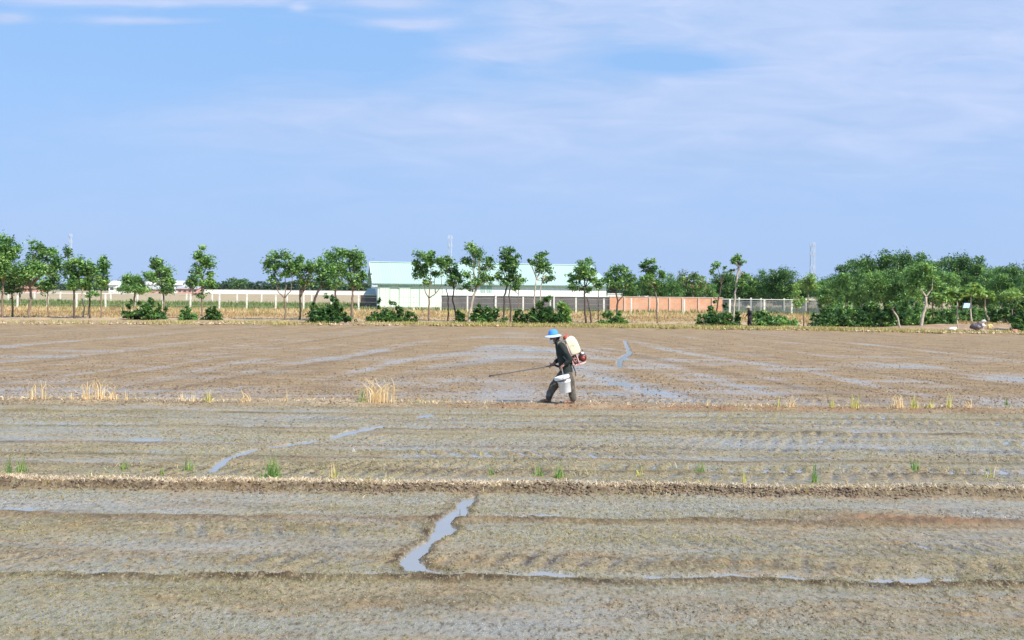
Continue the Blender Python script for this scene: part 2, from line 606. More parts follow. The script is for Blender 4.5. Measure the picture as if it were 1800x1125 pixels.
def terrain(x, y, masks=False):
    wob = 0.10 * perlin(x * 0.35, y * 0 + 0.2, 3) + 0.07 * perlin(x * 0.9, y * 0 + 0.5, 2) + 0.03 * perlin(x * 4.5, y * 0 + 1.5, 6)
    wob2 = 0.05 * perlin(x * 0.55, y * 0 + 2.5, 8) + 0.05 * perlin(x * 2.5, y * 0 + 1.5, 9)
    lod = np.clip((30 - y) / 15, 0, 1)
    zoneC = sstep(22.0, 23.0, y)
    zA = 1 - sstep(12.3, 12.7, y)
    # broad, flattened undulation
    h = 0.016 + 0.013 * fbm(x * 0.30, y * 1.0, 21, 3)
    h = h + 0.006 * fbm(x * 1.6, y * 3.2, 25, 3) * (0.5 + lod)
    # small clods: sharp upward lumps in broken bands
    cl = np.clip(fbm(x * 8, y * 8, 31, 2), 0, 1)
    band = np.clip(0.45 + 1.1 * fbm(x * 0.25, y * 1.4, 41, 3), 0, 1.3)
    h = h + cl * 0.042 * band * np.clip((40 - y) / 12, 0.45, 1)
    h = h + 0.012 * lod * np.abs(fbm(x * 19, y * 19, 33, 2)) * band
    # far field: curving furrows that fan away from the camera, plus cross streaks
    s_ = y + 5.2 * np.sqrt(x * x + 12.0)
    fur = fbm(s_ * 0.13 + 0.5 * perlin(x * 0.2, y * 0.1, 52), x * 0.10, 51, 4, 0.6)
    h = h + zoneC * (0.042 * fur + 0.024 * fbm(x * 0.16, y * 0.35, 55, 4, 0.6) + 0.006)
    h = h + zoneC * 0.014 * sstep(30, 60, y)
    # lug marks of the tractor wheels, as rows of slanting dents
    lug = np.zeros_like(h)
    sheen = np.zeros_like(h)
    for (yc, x0, x1, amp) in LUGS:
        e = sstep(x0, x0 + 0.8, x) * (1 - sstep(x1 - 0.8, x1, x)) * gauss(y - yc + wob * 2, 0.20 + 0.004 * yc) * np.clip(0.6 + 1.5 * fbm(x * 0.6, y * 0 + yc, 62, 3, 0.6), 0.0, 1.3)
        ph = x / 0.26 + (y - yc) * (1.3 if int(yc * 10) % 2 else -1.3) + 0.9 * fbm(x * 0.9, y * 0 + yc, 61, 3, 0.6)
        w_ = np.sin(2 * np.pi * ph)
        h = h + amp * e * w_
        lug = lug + e * np.clip(-w_, 0, 1)
    # ruts between the dykes: little ridge with a water line behind it
    for (yc, rh, dp, w_) in [(Y_R1, .034, .030, .07), (Y_R2, .030, .020, .10), (14.0, .012, .010, .12), (18.05, .020, .022, .13), (20.1, .012, .014, .16), (16.1, .012, .014, .16), (19.2, .008, .010, .14), (15.0, .008, .012, .12)]:
        n_ = 0.50 + 0.8 * fbm(x * 0.8, y * 0 + yc, 71, 3, 0.7)
        yw = y - yc + wob * 1.2 + 0.05 * perlin(x * 3.1, y * 0 + yc, 73)
        h = h + rh * gauss(yw, w_) * np.clip(n_ + 0.25, 0, 1.2) - dp * gauss(yw - w_ * 2.4, w_ * 1.3) * np.clip(0.40 + 1.8 * fbm(x * 0.9, y * 0 + yc * 1.7, 75, 3, 0.7), 0, 1.2)
    # dug spoil on the right of the near strip
    c_ = PG(1600, 918)
    sp = gauss(x - c_.x, 1.0) * gauss(y - c_.y + 0.10 * (x - c_.x), 0.20)
    h = h + sp * (0.035 + 0.045 * np.clip(fbm(x * 9, y * 9, 77, 3), -0.3, 1))
    for (cx, cy, sx, sy, d_) in PTW:
        g = np.exp(-((x - cx) / sx) ** 2 - ((y - cy) / sy) ** 2)
        h = h - 0.009 * d_ * g
        sheen = np.maximum(sheen, g * min(1.0, d_ * 1.1))  # mask for the painted sheen over the wetter patches
    # the long dykes
    yd = y + wob
    f1 = sstep(D1F - 0.05, D1F + 0.05, yd) * (1 - sstep(D1B - 0.12, D1B + 0.22, yd))
    lump = fbm(x * 6, y * 7, 81, 3)
    h = h * (1 - 0.8 * f1) + f1 * (0.080 * (1 + 0.45 * perlin(x * 0.45, y * 0, 86)) + 0.030 * lump + 0.020 * perlin(x * 1.3, y * 0, 83) + 0.022 * np.clip(fbm(x * 16, y * 16, 84, 2), -1, 1))
    # foot of the dyke, undercut and trampled
    h = h + 0.016 * gauss(yd - (D1F - 0.17), 0.12) * (1 + 1.3 * np.clip(fbm(x * 9, y * 12, 85, 2), -1, 1))
    y2 = y + wob2
    f2 = sstep(D2F - 0.10, D2F + 0.10, y2) * (1 - sstep(D2B - 0.25, D2B + 0.25, y2))
    h = h * (1 - 0.8 * f2) + f2 * (0.062 * (1 + 0.5 * perlin(x * 0.4, y * 0, 87)) + 0.022 * fbm(x * 5, y * 6, 91, 3) + 0.018 * perlin(x * 0.8, y * 0, 93))
    # the carved puddles
    pm = 0.0
    near = (y < 15) & (y > 7.5) & (np.abs(x) < 3)
    if near.any():
        dd = np.full(x.shape, 9.0)
        dd[near] = poly_sdf(x[near], y[near], ZPOLY)
        dd = dd + 0.040 * fbm(x * 7, y * 7, 95, 3, 0.7)
        pm = gauss(dd - 0.05, 0.045)
        k = sstep(0.045, -0.02, dd)
        h = h * (1 - k) + (-0.012) * k
        h = h + 0.013 * gauss(dd - 0.07, 0.05)
    for pts, rx, ry in CHW:
        dm = np.full(x.shape, 9.0)
        for i in range(len(pts) - 1):
            ax, ay = pts[i][0] / rx, pts[i][1] / ry
            bx, by = pts[i + 1][0] / rx, pts[i + 1][1] / ry
            ex, ey = bx - ax, by - ay
            wx, wy = x / rx - ax, y / ry - ay
            t = np.clip((wx * ex + wy * ey) / (ex * ex + ey * ey), 0, 1)
            dm = np.minimum(dm, np.hypot(wx - ex * t, wy - ey * t))
        dm = dm + 0.75 * fbm(x * 4, y * 2.5, 97, 3, 0.7)
        k = sstep(1.25, 0.75, dm)
        h = h * (1 - k) + (-0.012) * k
    dryk = sstep(8.5, 8.2, y)
    h = h * (1 - dryk) + np.maximum(h, 0.004) * dryk
    # keep the water table gentle: only real hollows flood
    ye = y_edge(x)
    bank = sstep(-0.3, 0.6, y - ye)
    h = h * (1 - bank) + bank * (0.16 + 0.08 * fbm(x * 0.9, y * 0.9, 99, 3))
    if not masks:
        return h
    # colour masks
    strip2 = sstep(13.1, 13.5, y) * (1 - sstep(21.0, 21.5, y))
    algae = np.clip(0.50 + 1.5 * fbm(x * 0.22, y * 1.1, 101, 4), 0, 1) * (0.85 * strip2 + 0.75 * zA)
    algae = algae * (1 - f1) * (1 - f2) * sstep(-0.006, 0.008, h)
    top1 = f1 * sstep(0.055, 0.085, h + 0.015 * lump)
    straw = top1 * sstep(D1F + 0.02, D1F + 0.12, yd) * np.clip(0.65 + 0.9 * fbm(x * 1.2, y * 3, 103, 3, 0.7), 0, 1) * np.clip(0.9 - 0.09 * (x + 3), 0.12, 1)
    straw = straw + f2 * sstep(0.06, 0.09, h) * np.clip(0.6 - 0.10 * x, 0.1, 0.8) * 0.5
    straw = np.clip(straw, 0, 1)
    rust = np.clip(gauss(y2 - (D2F + 0.15), 0.33) * sstep(-3, 1.5, x) * (1 - 0.45 * sstep(5, 12, x)) * (0.6 + 0.8 * fbm(x * 2, y * 3, 105, 2)), 0, 1)
    rust = rust + 0.55 * gauss(yd - (D1F - 0.18), 0.10) * np.clip(0.45 + 0.8 * fbm(x * 1.1, y * 3, 107, 3), 0, 1) + 0.75 * np.clip(sp, 0, 1) + 0.25 * gauss(y - Y_R2 + wob, 0.15)
    rust = rust + 0.9 * f1 * (1 - top1) * 0.35
    rust = np.clip(rust, 0, 1) * (1 - straw)
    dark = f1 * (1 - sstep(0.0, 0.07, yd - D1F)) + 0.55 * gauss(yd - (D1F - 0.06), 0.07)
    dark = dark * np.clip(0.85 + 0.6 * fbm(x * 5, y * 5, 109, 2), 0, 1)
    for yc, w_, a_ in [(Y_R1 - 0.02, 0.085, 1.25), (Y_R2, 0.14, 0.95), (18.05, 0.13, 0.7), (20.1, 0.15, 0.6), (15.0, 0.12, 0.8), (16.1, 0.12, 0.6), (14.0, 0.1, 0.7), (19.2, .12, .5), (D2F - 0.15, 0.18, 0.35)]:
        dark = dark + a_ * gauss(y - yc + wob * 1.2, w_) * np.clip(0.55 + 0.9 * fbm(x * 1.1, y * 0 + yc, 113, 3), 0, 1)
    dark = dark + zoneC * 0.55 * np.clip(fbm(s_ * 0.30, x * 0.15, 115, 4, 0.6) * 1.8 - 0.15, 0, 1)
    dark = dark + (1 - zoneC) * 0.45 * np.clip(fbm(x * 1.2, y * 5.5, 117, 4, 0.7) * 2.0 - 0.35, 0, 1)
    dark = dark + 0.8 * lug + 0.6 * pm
    z1 = np.zeros_like(dark)
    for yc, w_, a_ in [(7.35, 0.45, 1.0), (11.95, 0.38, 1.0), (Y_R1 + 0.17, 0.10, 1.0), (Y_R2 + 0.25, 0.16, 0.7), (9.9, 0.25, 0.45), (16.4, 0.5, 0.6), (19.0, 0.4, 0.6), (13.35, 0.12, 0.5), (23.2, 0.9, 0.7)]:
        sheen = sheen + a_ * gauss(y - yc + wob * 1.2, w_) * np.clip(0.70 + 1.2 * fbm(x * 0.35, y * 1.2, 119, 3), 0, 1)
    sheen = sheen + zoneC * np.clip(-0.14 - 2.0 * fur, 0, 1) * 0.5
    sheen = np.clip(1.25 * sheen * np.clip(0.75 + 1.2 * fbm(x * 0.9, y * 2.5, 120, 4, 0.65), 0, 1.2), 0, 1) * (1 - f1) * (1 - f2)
    return h, np.stack([algae, straw, rust, zoneC], axis=-1), np.stack([np.clip(dark, 0, 1), sheen, z1, z1 + 1], axis=-1)


def hz(x, y):
    return float(terrain(np.array([float(x)]), np.array([float(y)]))[0])


M_MUD = mud_material()
M_WATER = water_material()
M_GROUND = ground_material()


def build_fields():
    rows = []
    py = 1150.0
    while py > 566:
        rows.append(4500.0 / (py - 508.0))
        py -= 0.85
    ys = np.array([3.0, 4.0, 5.0, 6.0] + rows)
    out = np.concatenate([np.linspace(0.06, 2.0, 24), np.linspace(2.4, 16.0, 30)])
    u = np.concatenate([-np.ones(len(out)), np.linspace(-1, 1, 1480), np.ones(len(out))])
    add = np.concatenate([-out[::-1], np.zeros(1480), out])
    nx = len(u)
    X = u[None, :] * (0.56 * ys[:, None] + 1.0) + add[None, :]
    Y = np.repeat(ys[:, None], nx, axis=1)
    h, mk, mk2 = terrain(X.ravel(), Y.ravel(), True)
    V = np.stack([X.ravel(), Y.ravel(), h], axis=-1)
    ny = len(ys)
    idx = np.arange(ny * nx).reshape(ny, nx)
    F = np.stack([idx[:-1, :-1].ravel(), idx[:-1, 1:].ravel(), idx[1:, 1:].ravel(), idx[1:, :-1].ravel()], axis=-1)
    # stop at the far bank
    yc = V[F[:, 0], 1]
    F = F[yc < y_edge(V[F[:, 0], 0]) + 1.6]
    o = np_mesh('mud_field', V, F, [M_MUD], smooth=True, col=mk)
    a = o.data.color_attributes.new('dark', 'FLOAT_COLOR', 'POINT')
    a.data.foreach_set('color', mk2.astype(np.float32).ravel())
    tag(o, kind='structure')
    # water lies level in every hollow
    w = np_mesh('water', [(-48, 2.5, 0), (48, 2.5, 0), (48, 64, 0), (-48, 64, 0)], [(0, 1, 2, 3)], [M_WATER])
    tag(w, kind='structure')
    return o


build_fields()


def build_ground():
    ys = np.concatenate([np.array([-60, -20, 0, 30, 55]), np.linspace(58, 120, 125), np.linspace(121, 360, 160), np.geomspace(370, 6000, 40)])
    nx = 420
    u = np.linspace(-1, 1, nx)
    u = np.sign(u) * np.abs(u) ** 1.0
    wid = np.maximum(0.62 * ys + 6, 60)
    X = (u[None, :] * wid[:, None]).ravel()
    Y = np.repeat(ys[:, None], nx, axis=1).ravel()
    e = y_edge(X)
    d = Y - e
    h = -0.30 + sstep(-0.2, 0.8, d) * 0.45
    h = h + sstep(0.5, 2.0, d) * (0.07 * fbm(X * 0.8, Y * 0.8, 111, 3)) * (Y < 120)
    h = h + 0.28 * gauss(Y - 69.5, 1.8) * sstep(24, 30, X)           # heap of earth at the right
    h = h - sstep(6, 30, d) * 0.12
    # colours by zone: crumbly bank, straw-yellow verge, weeds, bare brown field
    n1_ = fbm(X * 0.35, Y * 0.35, 121, 4)
    n2_ = fbm(X * 0.12, Y * 0.5, 131, 4)
    n3_ = fbm(X * 1.7, Y * 1.7, 135, 2)
    bankc = np.array([0.33, 0.215, 0.12])
    dry = np.array([0.50, 0.355, 0.19])
    brown = np.array([0.36, 0.24, 0.15])
    green = np.array([0.16, 0.21, 0.08])
    fieldc = np.array([0.40, 0.30, 0.165])
    k1 = sstep(4.0, 11.0, d + 4 * n1_ - 14 * sstep(22, 27, X) * (X < 60))[:, None]
    c = bankc * (1 - k1) + dry * k1
    kb = np.clip(0.35 + 1.4 * n1_, 0, 1)[:, None] * (1 - sstep(88, 98, Y + 5 * n1_))[:, None]
    c = c * (1 - 0.75 * kb) + brown * 0.75 * kb
    kg = (sstep(105, 109, Y + 2 * n3_) * (1 - sstep(140, 165, Y + 18 * n2_)))[:, None] * np.clip(0.85 + 0.8 * n2_, 0, 1)[:, None]
    c = c * (1 - kg) + green * kg
    kf = sstep(138, 165, Y + 18 * n2_)[:, None]
    c = c * (1 - kf) + (fieldc * (1 + 0.35 * n2_[:, None])) * kf
    kfar = sstep(360, 500, Y)[:, None]
    c = c * (1 - kfar) + np.array([0.17, 0.2, 0.11]) * kfar
    c = np.clip(c * (1 + 0.35 * n3_[:, None]), 0.02, 0.9)
    c = np.concatenate([c, np.ones((len(c), 1))], axis=1)
    V = np.stack([X, Y, h], axis=-1)
    ny = len(ys)
    idx = np.arange(ny * nx).reshape(ny, nx)
    F = np.stack([idx[:-1, :-1].ravel(), idx[:-1, 1:].ravel(), idx[1:, 1:].ravel(), idx[1:, :-1].ravel()], axis=-1)
    o = np_mesh('ground', V, F, [M_GROUND], smooth=True, col=c)
    tag(o, kind='structure')


build_ground()
# ==PART2==


def gz(x, y):
    """height of the dry land"""
    return 0.10


# ------------------------------------------------------------------ leaves and blades
def unit(v):
    return v / np.maximum(np.linalg.norm(v, axis=1, keepdims=True), 1e-9)


def leaf_cards(Cn, L, W_, cols, updir=0.5, rg=R):
    """Cn (n,3) centres -> rhombic leaves; returns V, F, C"""
    n = len(Cn)
    nrm = rg.normal(size=(n, 3))
    nrm[:, 2] = np.abs(nrm[:, 2]) + updir
    nrm = unit(nrm)
    a = unit(np.cross(nrm, rg.normal(size=(n, 3))))
    b = np.cross(nrm, a)
    L = (L * rg.uniform(0.7, 1.3, n))[:, None]
    Wd = (W_ * rg.uniform(0.7, 1.3, n))[:, None]
    fold = nrm * Wd * 0.18
    V = np.stack([Cn - a * L / 2, Cn + b * Wd / 2 + fold, Cn + a * L / 2, Cn - b * Wd / 2 + fold], axis=1).reshape(-1, 3)
    F = np.arange(n * 4).reshape(n, 4)
    C = np.repeat(np.concatenate([cols, np.ones((n, 1))], axis=1), 4, axis=0)
    return V, F, C


G_DARK = np.array([0.026, 0.080, 0.026])
G_MID = np.array([0.130, 0.290, 0.075])
G_LITE = np.array([0.36, 0.56, 0.17])
G_YEL = np.array([0.30, 0.34, 0.07])


def clump_points(clumps, dens, rg, sub=7, fill=1.0):
    """clumps (centre, rx, ry(depth), rz) -> leaf centres and a per-leaf hue number"""
    pts = []
    hue = []
    for (c, rx, ry, rz) in clumps:
        c = np.array(c)
        ns = max(4, int(sub * fill))
        d = unit(rg.normal(size=(ns, 3)))
        rad = rg.uniform(0.35, 0.95, (ns, 1))
        sc = c + d * rad * np.array([rx, ry, rz])
        tot = max(30, int(dens * rx * rz))
        per = rg.multinomial(tot, rg.dirichlet(np.ones(ns) * 3))
        for i in range(ns):
            s_ = rg.uniform(0.20, 0.40)
            q = sc[i] + rg.normal(size=(per[i], 3)) * np.array([rx, ry, rz]) * s_ * np.array([1, 1, 0.72])
            pts.append(q)
            hue.append(np.full(per[i], rg.uniform(0, 1)))
    return np.concatenate(pts), np.concatenate(hue)


def leaf_cols(hue, rg, pal=(G_DARK, G_MID, G_LITE), yel=0.04, yc=G_YEL):
    n = len(hue)
    t = np.clip(hue * 0.60 + rg.uniform(-0.12, 0.55, n), 0, 1)[:, None]
    a, b, c = pal
    col = np.where(t < 0.5, a + (b - a) * t * 2, b + (c - b) * (t - 0.5) * 2)
    m = rg.uniform(size=n) < yel
    col[m] = yc
    return col


def tree_at(name, label, cat, D, trunk, clumps, r0=2.3, limbs=None, leaf=(0.21, 0.11), dens=1250, pal=(G_DARK, G_MID, G_LITE), yel=0.04,
            bark=None, group=None, seed=0, extra_trunks=None, yc=G_YEL):
    """trunk: photo points from foot to fork; clumps: (px, py, half width, half height) in photo pixels at distance D"""
    rg = np.random.default_rng(seed + 100)
    rr = random.Random(seed + 5)
    bx = PD(trunk[0][0], trunk[0][1], D)
    base = Vector((bx.x, D, min(bx.z, gz(0, 0)) - 0.08))
    root = empty(name, base)
    tag(root, label, cat, group)
    s = D / FPX
    b = MB()

    def path(pts, ra, rb, wig=0.05):
        P_ = [PD(p[0], p[1], D + (p[2] if len(p) > 2 else 0)) - base for p in pts]
        out = []
        for i in range(len(P_) - 1):
            for k in range(4):
                t = k / 4
                v = P_[i].lerp(P_[i + 1], t)
                if out:
                    v = v + Vector((rr.uniform(-wig, wig), rr.uniform(-wig, wig), 0)) * 0.5
                out.append(v)
        out.append(P_[-1])
        n_ = len(out)
        b.tube(out, [ra + (rb - ra) * (i / (n_ - 1)) ** 0.8 for i in range(n_)], 7)
    path([(trunk[0][0], trunk[0][1] + 3)] + list(trunk), r0 * s * 1.05, r0 * s * 0.62)
    for t in (extra_trunks or []):
        path(t, r0 * s * 0.8, r0 * s * 0.45)
    top = trunk[-1]
    cl = []
    for (cx, cy, hx, hy) in clumps:
        dy = rr.uniform(-0.55, 0.55) * hx * s * 1.4
        c = PD(cx, cy, D + dy) - base
        cl.append((c, hx * s * 1.20, hx * s * 1.1, hy * s * 1.25))
        if limbs is None:
            mid = ((top[0] + cx) / 2 + rr.uniform(-2, 2), (top[1] + cy) / 2 + rr.uniform(0, 4), dy * 0.35)
            path([(top[0], top[1], 0), mid, (cx, cy - hy * 0.3, dy)], r0 * s * 0.50, r0 * s * 0.14)
            for q in range(3):
                e = (cx + rr.uniform(-hx, hx) * 0.7, cy + rr.uniform(-hy, hy * 0.4) * 0.7, dy + rr.uniform(-.4, .4))
                path([mid, e], r0 * s * 0.22, r0 * s * 0.07)
    for lb in (limbs or []):
        path(lb, r0 * s * 0.5, r0 * s * 0.18)
    b.build('trunk', bark or M_BARK, root, smooth=True)
    pts, hue = clump_points(cl, dens, rg)
    V, F, C = leaf_cards(pts, leaf[0], leaf[1], leaf_cols(hue, rg, pal, yel, yc), 0.5, rg)
    np_mesh('crown', V, F, [M_LEAF], root, col=C)
    return root


PD_ = MB  # alias kept short
PALE = (G_MID * 0.9, G_LITE * 0.95, np.array([0.22, 0.35, 0.10]))
DEEP = (np.array([0.020, 0.058, 0.020]), np.array([0.058, 0.150, 0.038]), np.array([0.20, 0.36, 0.08]))
GR_ROW = 'young trees along the far edge of the field'
TREES = [
    # label, D, trunk, clumps, opts
    ('large leafy tree cut off by the left edge of the photo', 72, [(3, 562), (4, 530), (6, 500)], [(4, 432, 20, 20), (20, 440, 12, 14), (0, 462, 20, 22), (14, 452, 14, 14), (-12, 445, 18, 26)], {}),
    ('low dark tree beneath the large leafy tree at the left edge', 74, [(22, 562), (22, 540), (21, 520)], [(14, 490, 16, 16), (30, 492, 13, 18), (22, 506, 14, 10)], {'pal': DEEP}),
    ('broad tree with a spreading top and curved trunk near the left edge', 72, [(54, 562), (50, 548), (55, 525), (53, 505)], [(66, 432, 12, 11), (48, 462, 16, 16), (86, 448, 12, 14), (98, 458, 10, 16), (62, 480, 20, 18), (40, 482, 14, 18), (78, 476, 15, 14)], {'r0': 3.0}),
    ('thin tree whose crown merges with the broad spreading tree on its left', 76, [(85, 558), (84, 530), (84, 508)], [(84, 494, 13, 16), (94, 482, 10, 14), (76, 502, 10, 9)], {'r0': 1.6}),
    ('tree with a straight dark trunk and a notched crown', 72, [(131, 566), (130, 540), (130, 510)], [(118, 446, 7, 9), (127, 464, 14, 14), (141, 472, 12, 14), (124, 484, 16, 15), (134, 498, 14, 12)], {'bark': M_BARK_DARK}),
    ('slender tree with a wavy pale trunk behind a straight dark one', 76, [(146, 560), (148, 540), (143, 522), (146, 508)], [(146, 500, 10, 9), (150, 486, 9, 10)], {'r0': 1.6, 'bark': M_BARK_PALE}),
    ('small round tree with a short dark trunk, left of the one with a peaked crown', 72, [(158, 563), (157, 540), (158, 512)], [(154, 468, 10, 11), (166, 474, 9, 12), (158, 490, 13, 14), (164, 518, 10, 6)], {'bark': M_BARK_DARK}),
    ('tree with a pointed top at the right end of the left cluster', 74, [(178, 558), (178, 535), (178, 508)], [(180, 455, 7, 9), (185, 468, 9, 12), (177, 480, 11, 13), (180, 500, 11, 12)], {'r0': 1.7}),
    ('low bushy tree with long upright leaves and a mop-like crown', 100, [(236, 548), (236, 530), (237, 516)], [(228, 498, 12, 11), (246, 496, 13, 12), (238, 508, 19, 9), (262, 484, 10, 5)], {'leaf': (0.55, 0.10)}),
    ('cone-topped tree left of the lone slim tree', 76, [(289, 548), (288, 532), (287, 514)], [(272, 458, 6, 8), (276, 470, 10, 12), (288, 484, 15, 13), (296, 494, 12, 12), (274, 490, 10, 12), (292, 510, 13, 7)], {}),
    ('lone slim tree with a tall narrow crown and a lower tuft', 74, [(355, 552), (355, 525), (355, 490)], [(354, 445, 10, 9), (366, 462, 11, 14), (350, 462, 12, 12), (346, 476, 10, 10), (358, 486, 14, 12), (370, 500, 10, 7), (355, 518, 9, 7)], {'r0': 2.0}),
    ('tree with a wide umbrella crown above a Y-shaped fork', 72, [(501, 570), (502, 545), (500, 524)], [(482, 456, 14, 11), (500, 452, 13, 9), (515, 462, 11, 13), (474, 470, 10, 12), (492, 474, 15, 10), (510, 482, 12, 12), (480, 492, 10, 8)],
     {'limbs': [[(500, 524), (488, 512), (484, 490), (482, 465)], [(500, 524), (503, 505), (500, 480), (503, 455)], [(500, 524), (512, 510), (514, 488), (513, 466)]]}),
    ('open-crowned tree with two bare limbs right of the umbrella-shaped one', 73, [(527, 567), (528, 545), (527, 524)], [(530, 458, 9, 9), (548, 466, 10, 9), (536, 474, 12, 10), (524, 480, 9, 10), (540, 492, 11, 10), (556, 474, 6, 8)], {}),
    ('dark tree leaning to the right over the biggest round shrub', 71, [(546, 566), (549, 540), (556, 518), (566, 502)], [(570, 468, 12, 11), (578, 480, 12, 14), (566, 492, 12, 12), (560, 478, 9, 10), (582, 498, 8, 8)], {'bark': M_BARK_DARK, 'r0': 2.8}),
    ('tree with a crooked dark trunk left of the densest crown', 73, [(596, 558), (595, 535), (589, 518), (592, 500)], [(582, 447, 11, 10), (596, 446, 10, 9), (588, 462, 14, 12), (592, 478, 12, 12), (596, 494, 9, 9)], {'bark': M_BARK_DARK}),
    ('tree with the densest crown, just left of the warehouse', 74, [(619, 556), (619, 530), (620, 510)], [(612, 442, 13, 9), (628, 447, 12, 11), (632, 464, 11, 13), (614, 462, 16, 13), (618, 484, 18, 13), (634, 490, 9, 13), (622, 500, 14, 7)], {'r0': 2.6}),
    ('tree with a V-shaped fork in front of the pale warehouse wall', 72, [(754, 568), (754, 545), (754, 524)], [(743, 450, 13, 9), (757, 447, 8, 7), (738, 464, 11, 10), (757, 462, 10, 10), (733, 484, 10, 7), (746, 478, 11, 10), (770, 456, 9, 9), (766, 478, 9, 9), (778, 462, 8, 10), (752, 494, 9, 6)],
     {'limbs': [[(754, 524), (747, 512), (745, 500), (744, 475)], [(754, 524), (766, 516), (776, 502), (776, 478)], [(754, 524), (756, 505), (757, 480), (757, 460)], [(766, 516), (764, 500), (764, 486)]]}),
    ('tree with twin dark stems between the forked tree and the tallest one', 73, [(803, 572), (800, 548), (795, 525), (798, 508)], [(785, 455, 8, 9), (790, 468, 11, 12), (800, 480, 11, 12), (793, 492, 13, 9), (805, 492, 7, 9)],
     {'bark': M_BARK_DARK, 'extra_trunks': [[(787, 571), (788, 545), (788, 524), (784, 508)]], 'r0': 1.8}),
    ('tallest tree, leaning right in front of the warehouse roof', 72, [(824, 571), (827, 545), (832, 520), (838, 505)], [(832, 436, 11, 10), (841, 450, 13, 11), (832, 462, 14, 10), (858, 465, 11, 10), (822, 482, 9, 7), (848, 482, 12, 12), (836, 496, 12, 8), (820, 508, 9, 5), (856, 494, 8, 6)], {'r0': 3.0, 'bark': M_BARK_PALE}),
    ('tree with a tall ragged crown right of the tallest tree', 72, [(884, 573), (886, 545), (887, 520), (892, 500)], [(896, 443, 11, 9), (888, 456, 12, 10), (904, 456, 10, 10), (882, 468, 10, 8), (900, 472, 14, 10), (876, 484, 8, 7), (906, 488, 9, 10), (890, 492, 11, 8)],
     {'extra_trunks': [[(897, 572), (898, 545), (895, 520), (898, 496)]], 'bark': M_BARK_DARK}),
    ('tiny thin tree squeezed between the ragged crown and the bare-stemmed one', 76, [(911, 566), (911, 540), (911, 516)], [(909, 500, 9, 8), (915, 492, 7, 5), (905, 508, 6, 4)], {'r0': 1.3}),
    ('tree with a small high crown on two bare stems behind the blue hat', 72, [(934, 574), (938, 548), (939, 522), (943, 492)], [(954, 452, 9, 8), (943, 460, 10, 9), (934, 461, 7, 5), (956, 464, 9, 9), (951, 474, 10, 8), (964, 482, 8, 9), (960, 492, 7, 6)],
     {'extra_trunks': [[(948, 556), (949, 530), (950, 505), (958, 486)]], 'r0': 2.0, 'bark': M_BARK_PALE}),
    ('tree with a stacked two-tier crown before the right end of the warehouse', 72, [(1030, 569), (1028, 545), (1027, 522), (1028, 505)], [(1027, 462, 13, 9), (1035, 474, 12, 9), (1022, 474, 10, 10), (1012, 490, 13, 9), (1032, 488, 14, 8), (1010, 502, 10, 7), (1044, 490, 9, 7), (1030, 508, 12, 5)],
     {'extra_trunks': [[(1040, 569), (1037, 545), (1031, 522)]], 'bark': M_BARK_DARK}),
    ('very thin tree with a few leaves right of the two-tier crown', 74, [(1052, 573), (1052, 545), (1052, 512)], [(1052, 502, 8, 5), (1060, 494, 8, 6)], {'r0': 1.2}),
    ('round-headed tree with a contorted trunk in front of the brick wall', 72, [(1085, 562), (1084, 545), (1086, 530), (1083, 516)], [(1090, 476, 13, 10), (1078, 486, 12, 10), (1100, 488, 12, 12), (1068, 496, 12, 8), (1090, 498, 14, 9), (1108, 502, 9, 7)],
     {'limbs': [[(1086, 530), (1094, 522), (1100, 505), (1098, 490)], [(1083, 516), (1080, 500), (1084, 480)], [(1083, 516), (1072, 505), (1068, 496)]], 'bark': M_BARK_DARK}),
    ('tree with a pointed crown rising above the brick wall', 73, [(1155, 574), (1155, 545), (1154, 520), (1148, 505)], [(1139, 459, 9, 8), (1132, 468, 8, 8), (1144, 474, 12, 10), (1154, 484, 12, 9), (1140, 490, 12, 9), (1150, 502, 14, 8), (1162, 496, 8, 8)], {'r0': 1.9}),
    ('almost bare leaning tree with two tiny tufts of leaves', 73, [(1259, 552), (1262, 530), (1268, 502), (1265, 482)], [(1258, 468, 6, 5), (1252, 476, 5, 5), (1273, 471, 4, 3), (1262, 464, 5, 4)],
     {'limbs': [[(1268, 502), (1272, 486), (1273, 472)], [(1265, 482), (1260, 470)], [(1262, 530), (1254, 522), (1251, 512)]], 'bark': M_BARK_DARK, 'r0': 1.6}),
    ('tall bare pole-like tree with a small round tuft on top', 70, [(1288, 577), (1290, 545), (1292, 515), (1296, 490), (1298, 470)], [(1297, 456, 9, 7), (1291, 461, 6, 5), (1305, 463, 6, 5), (1310, 486, 8, 6), (1283, 480, 6, 5), (1302, 500, 8, 6)], {'bark': M_BARK_PALE, 'r0': 2.2}),
    ('yellowish tree standing inside the right end of the net fence', 104, [(1420, 552), (1420, 530), (1421, 512)], [(1424, 488, 11, 8), (1416, 500, 11, 9), (1430, 502, 9, 9)], {'pal': PALE, 'r0': 1.5, 'yel': 0.12}),
    ('spindly green sapling behind the net fence', 100, [(1401, 556), (1400, 535), (1399, 520)], [(1398, 512, 8, 9), (1404, 528, 8, 10)], {'pal': PALE, 'r0': 0.9}),
    ('leaning stump-like tree with a crooked pale stem and no crown of its own', 68, [(1582, 577), (1578, 560), (1571, 546), (1566, 540)], [(1564, 536, 6, 4), (1575, 538, 5, 3)], {'bark': M_BARK_PALE, 'r0': 2.0}),
    ('tree with a thick pale S-curved trunk in front of the dense wood', 69, [(1619, 577), (1622, 555), (1628, 535), (1628, 522)], [(1612, 488, 14, 12), (1636, 480, 16, 14), (1622, 470, 14, 10), (1645, 500, 13, 10), (1606, 502, 10, 9)],
     {'bark': M_BARK_PALE, 'r0': 3.4, 'limbs': [[(1628, 522), (1620, 510), (1614, 492)], [(1628, 522), (1638, 508), (1640, 490)]]}),
